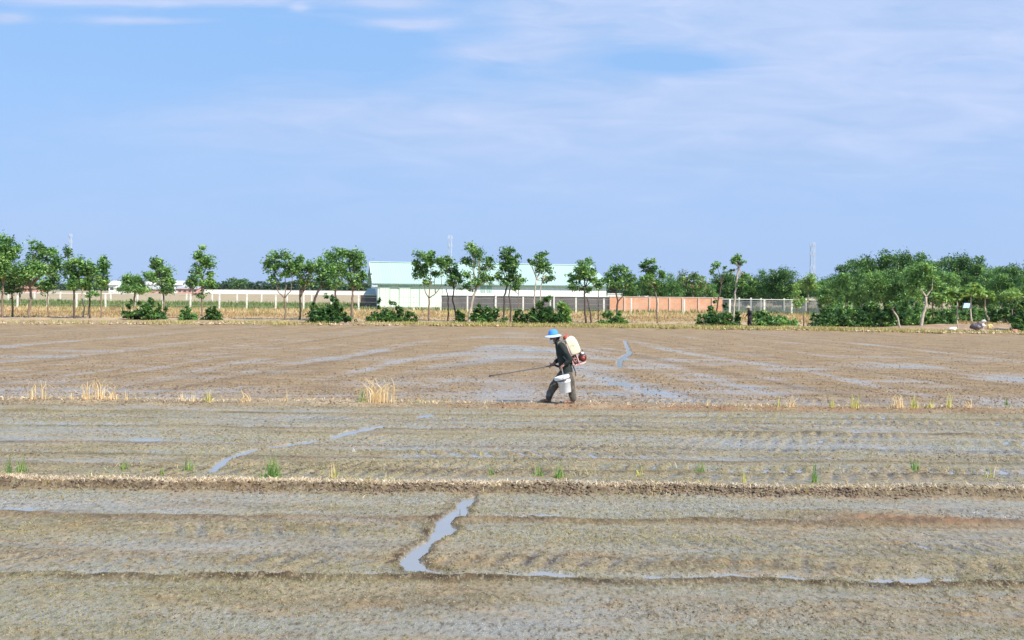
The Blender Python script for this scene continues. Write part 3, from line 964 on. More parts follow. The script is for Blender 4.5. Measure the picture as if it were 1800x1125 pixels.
    ('papaya tree with a bright little crown, leftmost of the papayas', 86, [(1658, 558), (1656, 545), (1656, 532)], [(1652, 522, 10, 6), (1660, 526, 9, 5)], {'pal': PALE, 'bark': M_BARK_PALE, 'r0': 1.7, 'leaf': (0.45, 0.22)}),
    ('papaya tree with a straight white trunk, second from the left', 86, [(1683, 558), (1683, 540), (1683, 526)], [(1676, 514, 10, 6), (1690, 512, 10, 6), (1684, 520, 9, 5)], {'pal': PALE, 'bark': M_BARK_PALE, 'r0': 1.6, 'leaf': (0.45, 0.22)}),
    ('papaya tree with the tallest and brightest crown, beside the blue tarpaulin', 84, [(1708, 562), (1706, 545), (1707, 520)], [(1698, 510, 10, 7), (1712, 506, 12, 8), (1720, 514, 9, 6)], {'pal': PALE, 'bark': M_BARK_PALE, 'r0': 1.8, 'leaf': (0.45, 0.22), 'yel': 0.1}),
    ('papaya tree with a trunk bowed at the foot, rightmost of the papayas', 86, [(1738, 560), (1733, 552), (1731, 540), (1732, 524)], [(1728, 516, 9, 6), (1738, 520, 9, 6)], {'pal': PALE, 'bark': M_BARK_PALE, 'r0': 1.7, 'leaf': (0.45, 0.22)}),
    ('light green young tree near the right edge, in front of the wood', 84, [(1779, 560), (1779, 540), (1780, 528)], [(1774, 520, 11, 8), (1786, 518, 9, 8), (1781, 511, 8, 6)], {'pal': PALE, 'r0': 1.2}),
    ('grey-green tree with reddish young leaves behind the brick wall', 122, [(1218, 530), (1218, 515)], [(1206, 490, 13, 10), (1220, 484, 8, 7), (1232, 496, 12, 8), (1214, 504, 20, 9)], {'yel': 0.22, 'yc': np.array([0.30, 0.17, 0.12]), 'leaf': (0.3, 0.15), 'dens': 700}),
    ('dark tree rising behind the far end of the left cluster', 125, [(35, 535), (35, 515)], [(34, 482, 14, 14), (20, 492, 12, 12), (46, 496, 12, 10)], {'pal': DEEP, 'leaf': (0.35, 0.17), 'dens': 600}),
    ('small dark tree far behind the lone slim tree', 250, [(339, 518), (339, 508)], [(338, 494, 9, 8), (330, 500, 8, 5), (348, 498, 8, 7)], {'pal': DEEP, 'leaf': (0.6, 0.35), 'dens': 170}),
    ('flat-topped tree standing proud of the distant tree belt', 390, [(415, 512), (416, 500)], [(412, 491, 9, 3), (424, 494, 10, 4), (418, 500, 14, 5)], {'pal': DEEP, 'leaf': (0.9, 0.5), 'dens': 70}),
]
for i, (lab, D, tr, cls, o) in enumerate(TREES):
    nm = 'papaya_tree' if 'papaya' in lab else 'tree'
    near = D < 78 and 'papaya' not in lab
    tree_at(nm, lab, 'tree', D, tr, cls, seed=i, group=('papaya trees by the rubbish heap' if 'papaya' in lab else (GR_ROW if near else None)), **o)


# ---- the dense wood: four different trees, copied with their parts
def wood_proto(seed, pal, yel=0.03):
    rg = np.random.default_rng(500 + seed)
    root = empty('dense_tree', (0, 0, -50))
    b = MB()
    b.tube([(0, 0, -0.02), (0.01, 0.0, 0.2), (-0.01, 0.01, 0.5)], [0.022, 0.018, 0.012], 7)
    cl = []
    for k in range(17):
        a = rg.uniform(0, 2 * np.pi)
        rr_ = rg.uniform(0.08, 0.36)
        z = rg.uniform(0.22, 0.86)
        rr_ *= (1.15 - abs(z - 0.5) * 1.3)
        c = (rr_ * np.cos(a), rr_ * np.sin(a), z)
        cl.append((c, rg.uniform(0.12, 0.2), rg.uniform(0.12, 0.2), rg.uniform(0.09, 0.13)))
        b.tube([(-0.01, 0.01, min(0.45, z * 0.8)), (c[0] * 0.5, c[1] * 0.5, z * 0.9), c], [0.009, 0.006, 0.003], 5)
    cl.append(((0, 0, 0.86), 0.16, 0.16, 0.11))
    cl.append(((0, 0, 0.55), 0.33, 0.33, 0.26))
    if seed in (0, 2):
        cl.append(((0, 0, 0.28), 0.30, 0.30, 0.12))
    b.build('trunk', M_BARK_PALE if seed % 2 else M_BARK, root, smooth=True)
    pts, hue = clump_points(cl, 22000 if seed in (0, 2) else 15000, rg, sub=9)
    V, F, C = leaf_cards(pts, 0.042, 0.022, leaf_cols(hue, rg, pal, yel), 0.5, rg)
    np_mesh('crown', V, F, [M_LEAF], root, col=C)
    return root


WP = [wood_proto(0, DEEP), wood_proto(1, (G_DARK, G_MID, G_LITE)), wood_proto(2, DEEP), wood_proto(3, (G_DARK, G_MID * 1.1, G_LITE * 1.1), 0.06)]
_used = [False] * 4


def wood_tree(px, top, D, hw, label, group, proto=None):
    k = rnd.randrange(4) if proto is None else proto
    X = PD(px, 500, D).x
    H = (PD(px, top, D).z - 0.05) * 1.07
    wd = hw * D / FPX / 0.47 * (1.3 if 'wood at the right' not in label else 1.14)
    if not _used[k]:
        o = WP[k]
        _used[k] = True
    else:
        o = WP[k].copy()
        COL.objects.link(o)
        for ch in WP[k].children:
            c = ch.copy()
            COL.objects.link(c)
            c.parent = o
    o.location = (X, D, 0.05)
    o.scale = (wd, wd, H)
    o.rotation_euler = (0, 0, rnd.uniform(0, 6.28))
    tag(o, label, 'tree', group)
    return o


GW = 'dense dark trees of the wood at the right'
BACK = 'dark leafy tree in the tall back rows of the dense wood at the right'
MIDL = 'green leafy tree in the lower front rows of the dense wood at the right'
special = {1557: 'highest dark tree on the skyline of the wood at the right', 1690: 'flat-topped dark tree forming the right-hand hump of the wood skyline',
           1462: 'dark tree at the left end of the wood, beside the net fence'}
for (px, top, D, hw, k) in [(1490, 457, 125, 30, 0), (1522, 449, 130, 32, 2), (1557, 439, 130, 36, 0), (1588, 441, 136, 34, 2), (1622, 446, 130, 36, 1), (1656, 451, 132, 30, 0), (1690, 446, 128, 32, 2),
                           (1722, 455, 125, 28, 0), (1752, 467, 120, 28, 3), (1783, 464, 115, 30, 2), (1815, 460, 110, 30, 0), (1845, 458, 112, 30, 1)]:
    wood_tree(px, top, D, hw, special.get(px, BACK), GW if px not in special else None, k)
for (px, top, D, hw, k) in [(1462, 492, 106, 20, 1), (1486, 478, 102, 24, 3), (1512, 472, 100, 24, 1), (1542, 474, 98, 26, 3), (1575, 474, 98, 25, 1), (1604, 466, 96, 25, 3), (1640, 460, 100, 30, 1), (1668, 476, 98, 26, 3),
                           (1700, 478, 98, 26, 0), (1735, 480, 98, 26, 1), (1762, 480, 96, 26, 3), (1795, 474, 95, 28, 1), (1825, 478, 92, 26, 3)]:
    wood_tree(px, top, D, hw, special.get(px, MIDL), GW if px not in special else None, k)
GB = 'trees behind the brick wall and net fence'
for (px, top, D, hw, k, lab) in [
        (1108, 494, 128, 14, 0, 'dark tree partly hidden behind the round-headed tree by the brick wall'),
        (1130, 489, 132, 15, 2, 'dark tree behind the left half of the brick wall'),
        (1180, 481, 130, 17, 1, 'dark tree behind the brick wall, just right of the pointed crown'),
        (1248, 498, 126, 14, 3, 'low tree behind the right end of the brick wall'),
        (1276, 478, 136, 22, 2, 'dark tree behind the almost bare leaning tree'),
        (1306, 478, 130, 18, 0, 'dark tree behind the pole-like tree with a tuft'),
        (1338, 475, 130, 22, 1, 'rounded tree behind the middle of the net fence'),
        (1376, 470, 128, 24, 2, 'tallest rounded tree behind the net fence'),
        (1442, 492, 122, 18, 3, 'low green tree between the net fence and the wood')]:
    wood_tree(px, top, D, hw, lab, GB, k)
for (px, top, D, hw, k, lab) in [
        (1158, 497, 136, 17, 2, 'low dark tree behind the brick wall under the pointed crown'),
        (1212, 500, 138, 18, 0, 'low dark tree behind the brick wall beneath the reddish-leaved tree'),
        (1322, 490, 140, 20, 0, 'dark tree filling the gap behind the rear row of pale posts'),
        (1410, 492, 134, 20, 2, 'dark tree behind the yellowish tree at the net fence end'),
        (1470, 482, 124, 24, 2, 'dark rear tree at the left shoulder of the wood')]:
    wood_tree(px, top, D, hw, lab, GB, k)


# ---- shrubs
def shrub(px, py, hw, h, label, D=70.5, pal=DEEP, seed=0, leaf=(0.26, 0.10), dens=1900, spiky=0, group='round shrubs at the edge of the field'):
    rg = np.random.default_rng(900 + seed)
    g = PD(px, py, D)
    z0 = 0.05
    s = D / FPX
    base = Vector((g.x, D, z0))
    W2 = hw * s
    H = h * s
    cl = []
    nk = max(3, int(hw / 6))
    for k in range(nk):
        x = (k + 0.5) / nk * 2 - 1
        hh = H * (1 - 0.45 * x * x) * rg.uniform(0.8, 1.1)
        cl.append(((x * W2 * 0.8, rg.uniform(-0.4, 0.4) * W2 * 0.5, hh * 0.62), W2 / nk * 1.5, W2 * 0.55, hh * 0.40))
        cl.append(((x * W2 * 0.85, rg.uniform(-0.5, 0.1) * W2 * 0.6, hh * 0.28), W2 / nk * 1.6, W2 * 0.6, hh * 0.28))
    for k in range(int(4 + hw / 5)):      # ragged shoots breaking the outline
        x = rg.uniform(-1.05, 1.05)
        hh = H * (1.05 - 0.55 * x * x) * rg.uniform(0.85, 1.30)
        cl.append(((x * W2, rg.uniform(-0.5, 0.3) * W2 * 0.5, hh), 0.13, 0.13, 0.20))
    cl.append(((rg.uniform(0.9, 1.25) * W2 * rg.choice([-1, 1]), -0.1, H * 0.2), W2 * 0.28, W2 * 0.3, H * 0.2))
    pts, hue = clump_points(cl, dens, rg, sub=6)
    pts[:, 2] = np.maximum(pts[:, 2], 0.03)
    V, F, C = leaf_cards(pts, leaf[0], leaf[1], leaf_cols(hue, rg, pal, 0.02), 0.6, rg)
    o = np_mesh('shrub', V, F, [M_LEAF], None, col=C)
    o.location = base
    b = MB()
    for k in range(6):
        a = rg.uniform(-1, 1)
        b.tube([(a * 0.1, 0, -0.1), (a * W2 * 0.4, rg.uniform(-.1, .1), H * 0.4), (a * W2 * 0.8, rg.uniform(-.2, .2), H * rg.uniform(0.6, 0.9))], [0.02, 0.012, 0.005], 5)
    b.build('stems', M_BARK_DARK, o, smooth=True)
    tag(o, label, 'shrub', group)
    return o


SHRUBS = [
    (256, 570, 36, 34, 'wide dark green shrub left of the lone slim tree', {}),
    (330, 571, 13, 18, 'small pale shrub between the wide shrub and the dwarf one', {'pal': (G_DARK, G_MID, G_LITE)}),
    (376, 572, 15, 19, 'dwarf shrub standing alone right of the lone slim tree', {}),
    (572, 577, 37, 38, 'biggest and darkest shrub, spilling onto the mud below the leaning tree', {'D': 67}),
    (679, 571, 27, 33, 'round dark shrub in front of the left end of the warehouse', {}),
    (722, 571, 10, 15, 'tiny shrub between the warehouse shrub and the forked tree', {}),
    (808, 572, 9, 15, 'small shrub at the foot of the leaning tallest tree', {}),
    (853, 574, 26, 32, 'round dark shrub right of the tallest tree', {}),
    (916, 576, 12, 19, 'small shrub left of the leafy one behind the blue hat', {}),
    (962, 576, 30, 36, 'untidy shrub with long leaves directly behind the blue hat', {'leaf': (0.5, 0.1)}),
    (990, 566, 9, 30, 'tall banana-like leafy plant at the right side of the untidy shrub', {'leaf': (0.7, 0.2), 'pal': PALE, 'dens': 900}),
    (1080, 578, 22, 20, 'low bright green shrub at the foot of the contorted tree', {'pal': (G_DARK, G_MID, G_LITE)}),
    (1266, 576, 34, 31, 'wide ragged shrub below the almost bare leaning tree', {}),
    (1352, 578, 34, 22, 'low spreading green shrub right of the dark-clothed person', {'pal': (G_DARK, G_MID, G_LITE)}),
    (1384, 579, 16, 14, 'small low shrub with yellow-green leaves beside the wooden stake', {'pal': PALE}),
    (1463, 577, 44, 27, 'long dark hedge-like shrub at the left end of the wood', {}),
    (1522, 578, 18, 20, 'small dark shrub between the hedge-like shrub and the leaning stump', {}),
    (1556, 577, 22, 32, 'tall dark shrub left of the leaning stump', {}),
    (1600, 577, 24, 36, 'tall leafy shrub left of the S-curved trunk', {'pal': (G_DARK, G_MID, G_LITE)}),
    (1649, 578, 28, 25, 'dark shrub right of the S-curved trunk', {}),
    (1478, 548, 28, 34, 'undergrowth bush behind the hedge-like shrub', {'D': 88, 'pal': (G_DARK, G_MID, G_LITE), 'group': None}),
    (1530, 552, 34, 40, 'undergrowth bush behind the small dark shrub in the wood', {'D': 88, 'group': None}),
    (1590, 550, 34, 36, 'undergrowth bush behind the two tall shrubs', {'D': 90, 'pal': (G_DARK, G_MID, G_LITE), 'group': None}),
    (1672, 556, 26, 22, 'grassy bush behind the second papaya', {'D': 92, 'pal': (G_DARK, G_MID, G_LITE), 'group': None}),
    (1722, 556, 32, 24, 'grassy bush behind the tallest papaya', {'D': 92, 'pal': (G_DARK, G_MID, G_LITE), 'group': None}),
    (1766, 562, 30, 34, 'leafy bush right of the bowed papaya', {'D': 88, 'group': None}),
    (1800, 583, 26, 50, 'big dark bush at the right edge of the photo', {'D': 66, 'group': None}),
]
for i, (px, py, hw, h, lab, o) in enumerate(SHRUBS):
    o2 = dict(o)
    shrub(px, py, hw, h, lab, seed=i, **o2)

# ---- distant belt of trees: one mass
def far_belt():
    rg = np.random.default_rng(77)
    prof_x = [-80, 0, 180, 230, 300, 330, 380, 400, 430, 450, 520, 560, 640, 700, 1100, 1160, 1900]
    prof_y = [496, 496, 497, 499, 497, 494, 495, 492, 494, 495, 494, 495, 498, 499, 500, 497, 497]
    cl = []
    for px in np.arange(-120, 1920, 6.5):
        t = np.interp(px, prof_x, prof_y) + rg.uniform(-1.8, 1.8)
        D = rg.uniform(400, 450)
        top = PD(px, t, D).z
        X = PD(px, t, D).x
        cl.append(((X, D, top * 0.72), 2.2, 2.0, top * 0.24))
        cl.append(((X, D, top * 0.35), 2.4, 2.0, top * 0.28))
    pts, hue = clump_points(cl, 42, rg, sub=5)
    pal = (np.array([0.03, 0.065, 0.03]), np.array([0.05, 0.10, 0.045]), np.array([0.08, 0.14, 0.06]))
    V, F, C = leaf_cards(pts, 1.1, 0.7, leaf_cols(hue, rg, pal, 0.0), 0.4, rg)
    o = np_mesh('distant_trees', V, F, [M_LEAF], None, col=C)
    tag(o, 'low dark belt of trees on the horizon beyond the bare field', 'trees', kind='stuff')


far_belt()
# ==PART3==
# ------------------------------------------------------------------ grass, weeds, litter
def blades(P, h, w, lean, cols, rg):
    n = len(P)
    a = rg.uniform(0, 2 * np.pi, n)
    side = np.stack([np.cos(a), np.sin(a), np.zeros(n)], 1)
    d = rg.uniform(0, 2 * np.pi, n)
    ld = np.stack([np.cos(d), np.sin(d), np.zeros(n)], 1) * (lean * h)[:, None]
    up = np.zeros((n, 3))
    up[:, 2] = h
    w_ = w[:, None]
    m = P + up * 0.55 + ld * 0.35
    t = P + up * (1 - 0.25 * np.minimum(lean, 1.5)[:, None]) + ld
    V = np.stack([P - side * w_ / 2, P + side * w_ / 2, m + side * w_ * 0.38, m - side * w_ * 0.38, t + side * w_ * 0.08, t - side * w_ * 0.08], 1).reshape(-1, 3)
    i = np.arange(n)[:, None] * 6
    F = np.concatenate([i + np.array([[0, 1, 2, 3]]), i + np.array([[3, 2, 4, 5]])], 0)
    C = np.repeat(np.concatenate([cols, np.ones((n, 1))], 1), 6, axis=0)
    return V, F, C


def mixcols(n, rg, *cs):
    cs = np.array(cs)
    w = rg.dirichlet(np.ones(len(cs)) * 0.6, n)
    return w @ cs * rg.uniform(0.8, 1.2, (n, 1))


STRAW = (0.70, 0.52, 0.27)
STRAW2 = (0.80, 0.66, 0.40)
TAN = (0.42, 0.28, 0.15)
OLIVE = (0.24, 0.25, 0.08)
FRESH = (0.16, 0.32, 0.06)


def verge_grass():
    rg = np.random.default_rng(41)
    n = 62000
    y = rg.uniform(74, 107, n)
    x = rg.uniform(-1, 1, n) * (0.53 * y + 3)
    k = fbm(x * 0.35, y * 0.35, 121, 3)
    keep = (k < 0.22) & ~((x > 40) & (y < 95))
    x, y, k = x[keep], y[keep], k[keep]
    n = len(x)
    P = np.stack([x, y, np.full(n, 0.02)], 1)
    V, F, C = blades(P, rg.uniform(0.14, 0.36, n) * np.where(y > 96, 1.35, 0.75), rg.uniform(0.03, 0.07, n), rg.uniform(0.1, 0.9, n), mixcols(n, rg, STRAW, STRAW2, TAN, TAN) * np.where(y[:, None] > 94, 1.0, np.array([[0.80, 0.72, 0.66]])) * (1 - 0.45 * np.clip(fbm(x * 0.2, y * 0.6, 171, 3) * 2, 0, 1))[:, None] * np.where(fbm(x * 0.25, y * 0.5, 173, 3)[:, None] > 0.22, np.array([[0.6, 0.85, 0.4]]), 1.0), rg)
    tag(np_mesh('dry_grass', V, F, [M_GRASS], None, col=C), 'straw-yellow dry grass covering the strip in front of the post fence', 'grass', kind='stuff')
    # weeds behind the near fence
    n = 42000
    y = rg.uniform(106, 150, n)
    x = rg.uniform(-1, 1, n) * (0.53 * y + 3)
    k = fbm(x * 0.12, y * 0.5, 131, 3)
    keep = (rg.uniform(size=n) < np.clip(0.75 + 0.9 * k, 0.1, 1)) & ~((x > -16) & (x < 22) & (y > 117))
    x, y = x[keep], y[keep]
    n = len(x)
    P = np.stack([x, y, np.full(n, 0.0)], 1)
    hs = rg.uniform(0.15, 0.55, n) * (1 + 0.8 * np.clip(fbm(x * 0.3, y * 0.3, 151, 2), -0.5, 1))
    V, F, C = blades(P, hs, rg.uniform(0.06, 0.14, n), rg.uniform(0.1, 0.7, n), mixcols(n, rg, (0.10, 0.19, 0.05), (0.17, 0.26, 0.08), (0.34, 0.30, 0.13), (0.07, 0.14, 0.05)), rg)
    tag(np_mesh('weeds', V, F, [M_GRASS], None, col=C), 'green and yellowing weeds growing behind the white post fence', 'weeds', kind='stuff')
    # short sunlit grass on the field bank
    n = 26000
    x = rg.uniform(-36, 36, n)
    y = y_edge(x) + np.abs(rg.normal(size=n)) * 1.6 + 0.1
    k = fbm(x * 0.3, y * 0.3, 161, 3)
    dens = np.clip(0.30 + 0.8 * k + 0.55 * sstep(-12, 0, x) * (1 - sstep(22, 26, x)), 0.04, 1)
    keep = rg.uniform(size=n) < dens
    x, y = x[keep], y[keep]
    n = len(x)
    P = np.stack([x, y, np.full(n, 0.08)], 1)
    V, F, C = blades(P, rg.uniform(0.10, 0.34, n), rg.uniform(0.03, 0.06, n), rg.uniform(0.1, 0.8, n), mixcols(n, rg, (0.42, 0.42, 0.10), (0.28, 0.36, 0.08), STRAW, TAN, (0.5, 0.46, 0.16)), rg)
    tag(np_mesh('bank_grass', V, F, [M_GRASS], None, col=C), 'short yellow-green grass fringing the far bank of the muddy field', 'grass', kind='stuff')


verge_grass()


def lumps(n, cfun, size, seed, name, label, cat, colA, colB, mat, kind='stuff'):
    """many small angular clods in one mesh"""
    rg = np.random.default_rng(seed)
    x, y, z = cfun(n, rg)
    n = len(x)
    s_ = size * rg.uniform(0.4, 1.3, n)
    base = np.array([(1, 0, 0), (-1, 0, 0), (0, 1, 0), (0, -1, 0), (0, 0, 1), (0, 0, -1)], float)
    V = base[None] * s_[:, None, None] * rg.uniform(0.5, 1.2, (n, 6, 1)) * np.array([1.2, 1.0, 0.7])
    V = V + rg.normal(size=(n, 6, 3)) * s_[:, None, None] * 0.15
    V = V + np.stack([x, y, z], 1)[:, None, :]
    tri = np.array([(0, 2, 4), (2, 1, 4), (1, 3, 4), (3, 0, 4), (2, 0, 5), (1, 2, 5), (3, 1, 5), (0, 3, 5)])
    F = (np.arange(n)[:, None, None] * 6 + tri[None]).reshape(-1, 3)
    t = rg.uniform(0, 1, (n, 1))
    c = np.array(colA) * (1 - t) + np.array(colB) * t
    C = np.repeat(np.concatenate([c, np.ones((n, 1))], 1), 6, axis=0)
    o = np_mesh(name, V.reshape(-1, 3), F, [mat], None, col=C)
    tag(o, label, cat, kind=kind)
    return o


M_CLOD = bpy.data.materials.new('clod')
M_CLOD.use_nodes = True
_a = M_CLOD.node_tree.nodes.new('ShaderNodeAttribute')
_a.attribute_name = 'col'
M_CLOD.node_tree.links.new(_a.outputs['Color'], M_CLOD.node_tree.nodes['Principled BSDF'].inputs['Base Color'])
M_CLOD.node_tree.nodes['Principled BSDF'].inputs['Roughness'].default_value = 0.75


def c_dyke1(n, rg):
    y = D1F + rg.normal(size=n) * 0.10 - 0.02
    x = rg.uniform(-1, 1, n) * 7.6
    y = y - 0.07 * perlin(x * 0.9, y * 0 + 0.5, 2) - 0.10 * perlin(x * 0.35, y * 0 + 0.2, 3)
    keep = rg.uniform(size=n) < np.clip(0.6 + perlin(x * 1.4, y * 0, 7), 0.15, 1)
    x, y = x[keep], y[keep]
    return x, y, terrain(x, y) + 0.004


lumps(5200, c_dyke1, 0.022, 5, 'dyke_clods', 'crumbled dark clods along the front face of the nearer mud dyke', 'clods', (0.06, 0.04, 0.026), (0.27, 0.19, 0.12), M_CLOD)


def c_dyke2(n, rg):
    y = D2F + rg.normal(size=n) * 0.22 + 0.10
    x = rg.uniform(-1, 1, n) * 12.5
    y = y - 0.05 * perlin(x * 0.55, y * 0 + 2.5, 8)
    keep = rg.uniform(size=n) < np.clip(0.5 + perlin(x * 1.0, y * 0, 17), 0.1, 1)
    x, y = x[keep], y[keep]
    return x, y, terrain(x, y) + 0.004


lumps(5200, c_dyke2, 0.017, 6, 'bank_clods', 'reddish brown crumbs of soil on the narrow dyke the walking person follows', 'clods', (0.13, 0.07, 0.04), (0.40, 0.25, 0.15), M_CLOD)


def c_field(n, rg):
    py = rg.uniform(590, 1130, n)
    y = 4500 / (py - 508)
    x = rg.uniform(-1, 1, n) * (0.53 * y + 0.5)
    k = fbm(x * 0.25, y * 1.4, 41, 3)
    keep = rg.uniform(size=n) < np.clip(0.35 + 1.3 * k, 0.03, 1)
    x, y = x[keep], y[keep]
    z = terrain(x, y)
    ok = z > 0.004
    return x[ok], y[ok], z[ok]


def c_field_size(n, seed, lo, hi, size, name, label, ca, cb):
    def f(n, rg):
        x, y, z = c_field(n, rg)
        m = (y > lo) & (y < hi)
        return x[m], y[m], z[m]
    lumps(n, f, size, seed, name, label, 'clods', ca, cb, M_CLOD)


c_field_size(110000, 51, 12.4, 21.3, 0.018, 'field_clods', 'small crumbs and pellets of mud scattered over the nearer wet strips', (0.10, 0.075, 0.045), (0.38, 0.31, 0.18))
c_field_size(60000, 53, 6, 12.5, 0.011, 'mud_crumbs', 'fine pellets of mud peppered over the nearest wet strip', (0.10, 0.075, 0.045), (0.34, 0.27, 0.17))
c_field_size(300000, 52, 22.5, 64, 0.028, 'far_field_clods', 'brown lumps of ploughed mud over the far field', (0.12, 0.072, 0.036), (0.36, 0.245, 0.125))


def c_bank(n, rg):
    x = rg.uniform(-36, 36, n)
    y = y_edge(x) + np.abs(rg.normal(size=n)) * 2.2 + 0.1
    right = x > 22
    z = np.full(n, 0.14) + 0.28 * gauss(y - 69.5, 1.8) * sstep(24, 30, x)
    keep = rg.uniform(size=n) < np.where(right, 1.0, np.clip(0.4 + perlin(x * 0.4, y * 0.4, 19), 0.1, 1))
    return x[keep], y[keep], z[keep]


lumps(7000, c_bank, 0.10, 8, 'bank_rubble', 'pale brown lumps of earth along the far bank below the trees', 'clods', (0.22, 0.13, 0.07), (0.66, 0.50, 0.33), M_CLOD)


def seedlings():
    rg = np.random.default_rng(61)
    n = 80000
    py = rg.uniform(722, 1135, n)
    y = 4500 / (py - 508)
    x = rg.uniform(-1, 1, n) * (0.53 * y + 0.5)
    k = fbm(x * 0.22, y * 1.1, 101, 3)
    keep = rg.uniform(size=n) < np.clip(0.42 + 1.6 * k, 0.02, 1)
    x, y = x[keep], y[keep]
    z = terrain(x, y)
    ok = (z > 0.001) & (z < 0.055)
    x, y, z = x[ok], y[ok], z[ok]
    n = len(x)
    V, F, C = blades(np.stack([x, y, z - 0.002], 1), rg.uniform(0.010, 0.034, n) * np.clip(y / 13, 0.5, 1), rg.uniform(0.006, 0.013, n) * np.clip(y / 13, 0.55, 1), rg.uniform(0.2, 1.6, n), mixcols(n, rg, (0.34, 0.34, 0.12), (0.26, 0.31, 0.10), (0.46, 0.36, 0.17), (0.42, 0.27, 0.12)), rg)
    tag(np_mesh('rice_seedlings', V, F, [M_GRASS], None, col=C), 'tiny yellow-green sprouts speckling the nearer muddy strips', 'seedlings', kind='stuff')


seedlings()


def litter():
    rg = np.random.default_rng(62)
    n = 10000
    x = rg.uniform(-1, 1, n) * 7.8
    y = D1F + 0.10 + np.abs(rg.normal(size=n)) * 0.17 - 0.05
    y = y - 0.07 * perlin(x * 0.9, y * 0 + 0.5, 2) - 0.10 * perlin(x * 0.35, y * 0 + 0.2, 3)
    keep = rg.uniform(size=n) < np.clip(0.80 - 0.075 * (x + 2) + 0.5 * perlin(x * 0.8, y * 0, 13), 0.15, 1)
    x, y = x[keep], y[keep]
    n = len(x)
    z = terrain(x, y) + 0.004
    V, F, C = blades(np.stack([x, y, z], 1), rg.uniform(0.012, 0.055, n), rg.uniform(0.006, 0.014, n), rg.uniform(0.6, 2.6, n), mixcols(n, rg, (0.80, 0.66, 0.48), (0.68, 0.52, 0.35), (0.5, 0.36, 0.22), (0.86, 0.74, 0.58)), rg)
    tag(np_mesh('straw_litter', V, F, [M_GRASS], None, col=C), 'pale dead straw matted along the top of the nearer mud dyke', 'straw', kind='stuff')
    n = 2600
    x = rg.uniform(-1, 1, n) * 12.6
    y = D2F + 0.45 + rg.normal(size=n) * 0.22
    keep = rg.uniform(size=n) < np.clip(0.75 - 0.03 * x + 0.6 * perlin(x * 0.8, y * 0, 14), 0.1, 1)
    x, y = x[keep], y[keep]
    n = len(x)
    z = terrain(x, y) + 0.004
    V, F, C = blades(np.stack([x, y, z], 1), rg.uniform(0.015, 0.07, n), rg.uniform(0.008, 0.018, n), rg.uniform(0.4, 2.2, n), mixcols(n, rg, (0.78, 0.58, 0.38), (0.62, 0.42, 0.25), (0.85, 0.68, 0.48)), rg)
    tag(np_mesh('dyke_straw', V, F, [M_GRASS], None, col=C), 'short dead stubble along the narrow dyke behind the green strip', 'straw', kind='stuff')


litter()


def dyke_weeds():
    rg = np.random.default_rng(64)
    V_, F_, C_ = [], [], []
    off = 0
    for (yc, hw, span, n, hs, f0, sd_) in [(D1F + 0.30, 0.30, 7.8, 9000, 0.055, 0.9, 1), (D2F + 0.5, 0.35, 12.6, 9000, 0.085, 0.6, 2), (14.0, 0.8, 9, 5000, 0.05, 0.8, 3)]:
        x = rg.uniform(-1, 1, n) * span
        y = yc + rg.normal(size=n) * hw
        keep = rg.uniform(size=n) < np.clip(2.2 * (fbm(x * f0, y * 0.8, 180 + sd_, 4, 0.7) - 0.10), 0, 1)
        x, y = x[keep], y[keep]
        n = len(x)
        z = terrain(x, y)
        V, F, C = blades(np.stack([x, y, z], 1), hs * rg.uniform(0.4, 1.6, n) ** 1.5, rg.uniform(0.006, 0.013, n), rg.uniform(0.2, 1.8, n), mixcols(n, rg, (0.25, 0.34, 0.08), (0.52, 0.44, 0.16), (0.74, 0.58, 0.36), (0.5, 0.34, 0.18)), rg)
        V_.append(V)
        F_.append(F + off)
        C_.append(C)
        off += len(V)
    tag(np_mesh('dyke_weeds', np.concatenate(V_), np.concatenate(F_), [M_GRASS], None, col=np.concatenate(C_)), 'patchy short weeds and dead stems along the two mud dykes', 'weeds', kind='stuff')


dyke_weeds()


